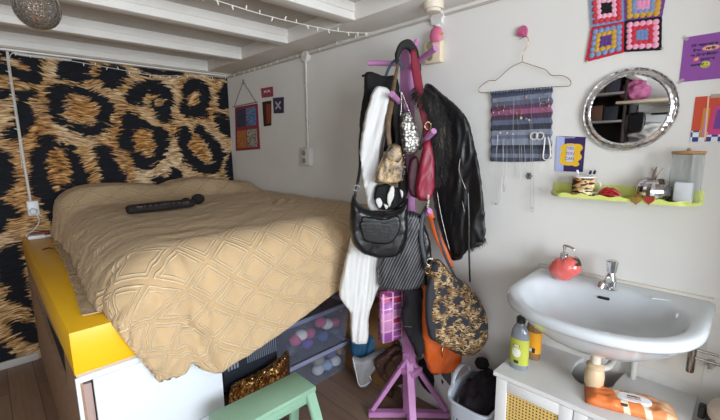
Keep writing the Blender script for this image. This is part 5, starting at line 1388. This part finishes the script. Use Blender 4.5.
link('drawn_pupils', b, M('1a1418', .5), e1, False)
o, q = card('postcard', ((262.5,102), (271.5,100.5), (271.5,125.5), (264,126.5)), '2a1a18', 'tall dark card with a rust red figure, lowest of three cards on the wall')
link('drawn_figure', flatpoly(NB(), quad(q, .42, .12, .95, .9), -.0027, .0006), M('8a3a22', .6), o, False)
o, q = card('postcard', ((273,98), (284,97), (284,113), (274,113.5)), '38304e', 'dark violet card with a pale crossed shape, right of the tall dark card')
b = NB()
c_ = (q[0]+q[2])/2
for r_ in (.7, -.6): box(b, (c_.x-.045, -.0045, c_.z-.007), (c_.x+.045, -.0027, c_.z+.007), 0, 1, Matrix.Rotation(r_, 4, 'Y'))
link('drawn_shape', b, M('b9b2b4', .6), o, False)

# conduit + socket on the white wall
ct, cb_ = wl(307, 55), wl(309.5, 150)
ws = empty('wall_socket', (cb_.x, -.02, 1.36), 'white double socket at the end of the pipe on the white wall above the bed', 'socket')
link('cable_pipe', sweep(NB(), [(ct.x, -.012, ct.z-.0), (cb_.x, -.012, cb_.z)], .009, None, None, 10, 1), M('cfcac2', .45), ws)
s0, s1 = wl(304.5, 148), wl(314, 166)
link('junction_box', lathe(NB(), [(.04, 0), (.04, .022), (.034, .028), (0, .028)], (ct.x, 0, ct.z-.01), 28, (0, -1, 0)), M('cfcac2', .45), ws)
b = NB(); box(b, (s0.x, -.04, s1.z), (s1.x, -.001, s0.z), .008); link('socket_plate', b, M('d4d0ca', .4), ws)
b = NB()
for k in (.3, .72): lathe(b, [(.021, 0), (.021, .002), (0, .0022)], ((s0.x+s1.x)/2-.012, -.040, s1.z+(s0.z-s1.z)*k), 20, (0, -1, 0))
link('socket_recess', b, M('8f8a84', .5), ws)
for z_ in (1.98, 1.72): link('pipe_clip', box(NB(), (ct.x-.014, -.024, z_-.008), (ct.x+.014, -.001, z_+.008), .003), M('cfcac2', .45), ws)
hc = link('ceiling_cable', sweep(NB(), [(.02, -.008, 2.168), (1.2, -.008, 2.166), (2.3, -.008, 2.168), (3.9, -.008, 2.166)], .006, None, None, 8, 3), M('b9b1a6', .5))
tagp(hc, 'thin cable running along the wall just below the wall plate', 'cable')

# power strip, socket ornament, white scalloped disc, ceiling fitting
k0, k1 = wl(429, 44), wl(444, 62.5)
ps = empty('power_strip', ((k0.x+k1.x)/2, -.02, k1.z), 'cream double power socket on the white wall right of the rack top', 'socket')
link('socket_body', box(NB(), (k0.x, -.038, k1.z), (k1.x, -.001, k0.z), .005), M('d9c9ab', .45), ps)
b = NB()
for k in (.78, .30): lathe(b, [(.020, 0), (.020, .0015), (.017, .0016), (0, .0016)], (k0.x+.032, -.0378, k1.z+(k0.z-k1.z)*k), 24, (0, -1, 0))
link('socket_recess', b, M('8e8068', .5), ps)
gc0 = wl(435.5, 35, -.05)
b = NB(); sweep(b, [(gc0.x-.0, -.045, gc0.z-.032), (gc0.x, -.047, gc0.z), (gc0.x, -.045, gc0.z+.028), (gc0.x, -.045, gc0.z+.042)], [.030, .036, .030, .006], [.014, .018, .015, .004], (0, 1, 0), 20, 5)
o = link('night_light', b, M('cf6c8c', .45)); tagp(o, 'rounded pink night light with an orange tip plugged into the cream socket', 'night light')
link('tip', lathe(NB(), [(.007, 0), (.005, .014), (.001, .024)], (gc0.x+.028, -.05, gc0.z-.002), 12, (1, -.2, 0)), M('d89a3c', .4), o, True, 'orange tip')
fl = wl(436.5, 17, -.02)
b = NB(); pts = [(fl.x+(.036+.004*math.cos(8*a))*math.cos(a), fl.z+(.040+.004*math.cos(8*a))*math.sin(a)) for a in np.linspace(0, 2*PI, 65)[:-1]]
flatpoly(b, pts, -.001, .02); o = link('cloud_lamp', b, M('d8d6d2', .5), None, False); tagp(o, 'white scalloped wall disc above the cream power socket', 'wall lamp')
link('cord', sweep(NB(), [(fl.x, -.01, fl.z-.03), (fl.x+.001, -.01, gc0.z+.04)], .005, None, None, 8, 1), M('d4d2cc', .5), o)
rf = hit(437, 4, 2, ZB-.04)
b = lathe(NB(), [(0, 0), (.032, 0), (.036, .004), (.037, .012), (.045, .013), (.048, .018), (.048, .042), (0, .042)], (2.42, -.13, ZB-.047), 36)
o = link('smoke_alarm', b, M('d6cab8', .5)); tagp(o, 'round cream smoke alarm under the wall plate at the top of the photo', 'smoke alarm')

# ================================================================ FAIRY LIGHTS
def fairy(name, pts, nb, lab, seed, slack=.0):
    random.seed(seed); P_ = [Vector(p) for p in pts]
    path = smooth_path(P_, 8)
    o = link(name, sweep(NB(), path, .0022, None, None, 6, 1), M('d8d4cc', .5)); tagp(o, lab, 'fairy lights')
    cum = [0]
    for a_, c_ in zip(path, path[1:]): cum.append(cum[-1]+(c_-a_).length)
    for k in range(nb):
        s = cum[-1]*(k+.5)/nb; i = max(j for j in range(len(cum)) if cum[j] <= s); i = min(i, len(path)-2)
        p = path[i].lerp(path[i+1], (s-cum[i])/(cum[i+1]-cum[i]+1e-9)); tn_ = (path[i+1]-path[i]).normalized()
        d_ = Vector((random.uniform(-.3, .3), -abs(random.uniform(0, .4)), random.choice((-1, -1, -1, .9))))
        if abs(tn_.z) > .6: d_ = Vector((.1, random.choice((-1, 1)), .3))
        if name == 'fairy_lights' and seed == 3: d_.y = random.uniform(-.3, .3)
        d_.normalize()
        link('bulb', sweep(NB(), [p, p+d_*.012, p+d_*.020], [.0032, .0036, .0018], None, None, 6, 1), M('e8e4da', .3), o)
fz_ = [wl(226, 78), wl(245, 72), wl(262, 67), wl(283, 60), wl(305, 54), wl(330, 46), wl(352, 38), wl(368, 33), wl(374, 32)]
fairy('fairy_lights', [(p.x, -.022, p.z) for p in fz_], 22, 'string of fairy lights along the top of the white wall', 1)
# span from the wall out to the joists
e0 = wl(371, 33, -.025); e1 = hit(322, 28, 2, 2.15); e2 = hit(268, 15, 2, 2.165); e3 = hit(215, 0, 2, 2.18)
e1 = at(322, 28.3, 2.2); e2 = at(268, 16, 2.0); e3 = at(212, -1, 1.85)
fairy('fairy_lights', [e0, e0.lerp(e1, .5)+Vector((0, 0, -.008)), e1, e2, e3, e3+(e3-e2)*.8], 17, 'string of fairy lights strung from the wall across below the ceiling beams', 3)
le = [hit(x, y, 0, .03) for x, y in ((22,168),(19,140),(16,115),(13,95),(10,75),(9,62),(13,53),(30,52),(48,55),(66,60),(100,66),(122,70),(150,75),(172,76),(200,76),(224,77))]
le = [Vector((.032, p.y, min(p.z, ZB-.028))) for p in le]
fairy('fairy_lights', le, 30, 'string of fairy lights up the pipe and along the top of the leopard wall', 5)

# ================================================================ PENDANT LAMP
pc_ = at(37, 8, 1.40)
pl = empty('pendant_lamp', pc_, 'smoked dimpled glass pendant lamp with an amber filament, hanging from the ceiling', 'pendant lamp')
t = NT('smoked_glass'); t.setb(Roughness=.03, IOR=1.45, Base_Color=lin('c4beb6')); t.b.inputs['Transmission Weight'].default_value = .92
t.bump(t.vor(85, None, 'SMOOTH_F1', .3), 1, .008)
R0 = .067
prof = [(0, -R0*1.0), (R0*.4, -R0*.93), (R0*.72, -R0*.72), (R0*.94, -R0*.35), (R0, 0), (R0*.93, R0*.38), (R0*.7, R0*.7), (R0*.38, R0*.9), (.02, R0*.99)]
pf = smooth_path([(r, h, 0) for r, h in prof], 4); pf = [(v.x, v.y) for v in pf]
inn = [(max(r-.003, 0), h*.965) for r, h in pf[::-1]]
link('glass_shade', lathe(NB(), pf+inn, pc_, 48), t.m, pl, True, 'smoked dimpled glass globe', 0, 180)
link('lamp_holder', lathe(NB(), [(.02, R0*.94), (.024, R0*.97), (.022, R0*1.25), (.008, R0*1.35), (.003, R0*1.4)], pc_, 24), M('3a3430', .35, .8), pl)
link('flex', sweep(NB(), [pc_+Vector((0, 0, R0*1.35)), Vector((pc_.x, pc_.y, ZC))], .003, None, None, 8, 1), M('2c2826', .6), pl)
link('ceiling_rose', lathe(NB(), [(.04, -.02), (.045, -.012), (.045, 0)], (pc_.x, pc_.y, ZC), 28), M('3a3430', .4, .6), pl)
b = NB()
sweep(b, [pc_+Vector((.010*math.cos(a*3), .010*math.sin(a*3), -.045+.11*a/6.3)) for a in np.linspace(0, 6.3, 40)], .0014, None, None, 6, 1)
for k in range(4):
    a = k*PI/2; sweep(b, [pc_+Vector((.016*math.cos(a), .016*math.sin(a), .055)), pc_+Vector((.020*math.cos(a), .020*math.sin(a), 0)), pc_+Vector((.012*math.cos(a), .012*math.sin(a), -.045))], .002, None, None, 6, 4)
link('filament', b, M('e8a04a', .3), pl, True, 'amber filament')

# ================================================================ WHAT THE MIRROR SHOWS: THE REAR WALL
RY = -3.35
def rf_(px, py, y=RY): return refl(px, py, y)
bs = empty('bookcase', (2.3, -3.42, 0), 'dark bookcase on the rear wall, seen in the round mirror', 'bookcase')
DK = M('3c322c', .6)
xl, xr_ = rf_(590, 110).x-.35, rf_(626, 110).x
zt = rf_(600, 75).z
link('side_panel', box(NB(), (xl, -3.58, 0), (xl+.02, -3.30, 2.19), .002), DK, bs); link('side_panel', box(NB(), (xr_-.02, -3.58, 0), (xr_, -3.30, 2.19), .002), DK, bs)
link('back_panel', box(NB(), (xl, -3.59, 0), (xr_, -3.58, 2.19), .001), M('2a2420', .7), bs)
zs1, zs2 = rf_(605, 94).z, rf_(605, 122).z
for z_ in (zs1, zs2, zs2-.42, zs2-.84): link('shelf_board', box(NB(), (xl+.02, -3.575, z_-.012), (xr_-.02, -3.30, z_+.012), .002), M('8a8680', .5), bs)
random.seed(4)
for z_, cols_ in ((zs2, ('30323e', '8a5a40', '5c4030', '2a2c34')), (zs1, ('6a5238', '2c2c30', '4a3a30', '3a3a44')), (zs2-.42, ('4a3626', '2c2420', '5a4a3a', '30343e'))):
    xx = xl+.04
    for k, c_ in enumerate(cols_):
        wd = (xr_-xl-.1)/4; hgt = random.uniform(.13, .2)
        o = link('storage_box', box(NB(), (xx, -3.56, z_+.013), (xx+wd*.92, -3.32, z_+.013+hgt), .006), M(c_, .7)); xx += wd
        link('lid', box(NB(), (xx-wd-.003, -3.563, z_+.013+hgt), (xx-wd*.08+.003, -3.317, z_+.025+hgt), .004), M(c_, .6), o)
        tagp(o, 'box on the dark bookcase reflected in the mirror', 'box', 'boxes on the rear bookcase')
# wooden wall shelf, pink cloth, panel, black bag, white cloth
w0, w1 = rf_(617, 103), rf_(672, 99)
o = link('wood_wall_shelf', box(NB(), (w0.x, -3.59, w0.z-.014), (w1.x+.25, -3.28, w0.z+.014), .003), M('e2d0b8', .5, 0, 5, 'd8c4aa')); tagp(o, 'pale wooden shelf on the rear wall, seen across the round mirror', 'shelf')
for x in (w0.x+.12, w1.x+.1): link('bracket', box(NB(), (x, -3.6, w0.z-.14), (x+.02, -3.34, w0.z-.014), .003), M('3a3a3c', .5), o)
b = NB(); bmesh.ops.create_icosphere(b, subdivisions=4, radius=1)
pk = rf_(638, 88)
for v in b.verts:
    n_ = noise.noise(v.co*2.5)*.35+noise.noise(v.co*7)*.12
    v.co = Vector((pk.x-.03+v.co.x*.125*(1+n_), -3.42+v.co.y*.09*(1+n_), w0.z+.013+max(0, .10+v.co.z*.12*(1+n_))))
tagp(link('pink_garment', b, M('c06a92', .85), None, True, None, 0, 180), 'bundled pink garment on the pale shelf, seen in the mirror', 'garment')
bb = rf_(636, 122, -3.30)
kb = link('shoulder_bag', puff(NB(), [(400,200),(415,196),(430,200),(432,220),(428,240),(404,240),(398,222)], 1.8, .06, .03, 0, .012), BLEATH)
kb.location = (bb.x, -3.33, bb.z-.12); kb.rotation_euler = (0, 0, PI*.75)
tagp(kb, 'black bag hanging on the rear wall, seen in the middle of the mirror', 'bag')
link('strap', sweep(NB(), [Vector(kb['_abs'])+Vector((-.04, .04, .16)), Vector(kb['_abs'])+Vector((0, 0, .30)), Vector(kb['_abs'])+Vector((.04, -.04, .16))], .005, None, None, 8, 5), BLEATH, kb)
b = NB(); bmesh.ops.create_icosphere(b, subdivisions=4, radius=1); pk = rf_(655, 133)
for v in b.verts:
    n_ = noise.noise(v.co*2.5)*.35+noise.noise(v.co*7)*.15
    v.co = Vector((pk.x+v.co.x*.22*(1+n_), -3.40+v.co.y*.1*(1+n_), pk.z+v.co.z*.10*(1+n_)))
zc_ = min(v.co.z for v in b.verts)
tagp(link('white_laundry', b, M('d8d6d2', .85), None, True, None, 0, 180), 'heap of white laundry on the rear chest, seen low in the mirror', 'laundry')
ch = empty('rear_chest', (pk.x+.1, -3.42, 0), 'pale grey chest of drawers by the rear wall, seen in the mirror', 'chest')
link('carcass', box(NB(), (xr_+.03, -3.59, 0), (pk.x+.55, -3.28, zc_+.012), .004), M('b9bcc4', .5), ch)
for k in range(4): link('drawer', box(NB(), (xr_+.05, -3.282, .08+k*.33), (pk.x+.53, -3.265, .08+k*.33+.31), .004), M('dfe1e6', .5), ch)
rl = rf_(670, 112, -3.3)
o = link('black_hook_rail', sweep(NB(), [(rl.x-.18, -3.5, rl.z), (rl.x+.2, -3.5, rl.z)], .012, None, None, 10, 1), M('17171a', .4)); tagp(o, 'short black rail on the rear wall, seen at the right of the mirror', 'rail')
for x in (-.15, .17): link('bracket', sweep(NB(), [(rl.x+x, -3.5, rl.z), (rl.x+x, -3.6, rl.z)], .008, None, None, 8, 1), M('17171a', .4), o)
for o_ in bpy.data.objects:
    if '_abs' in o_: del o_['_abs']
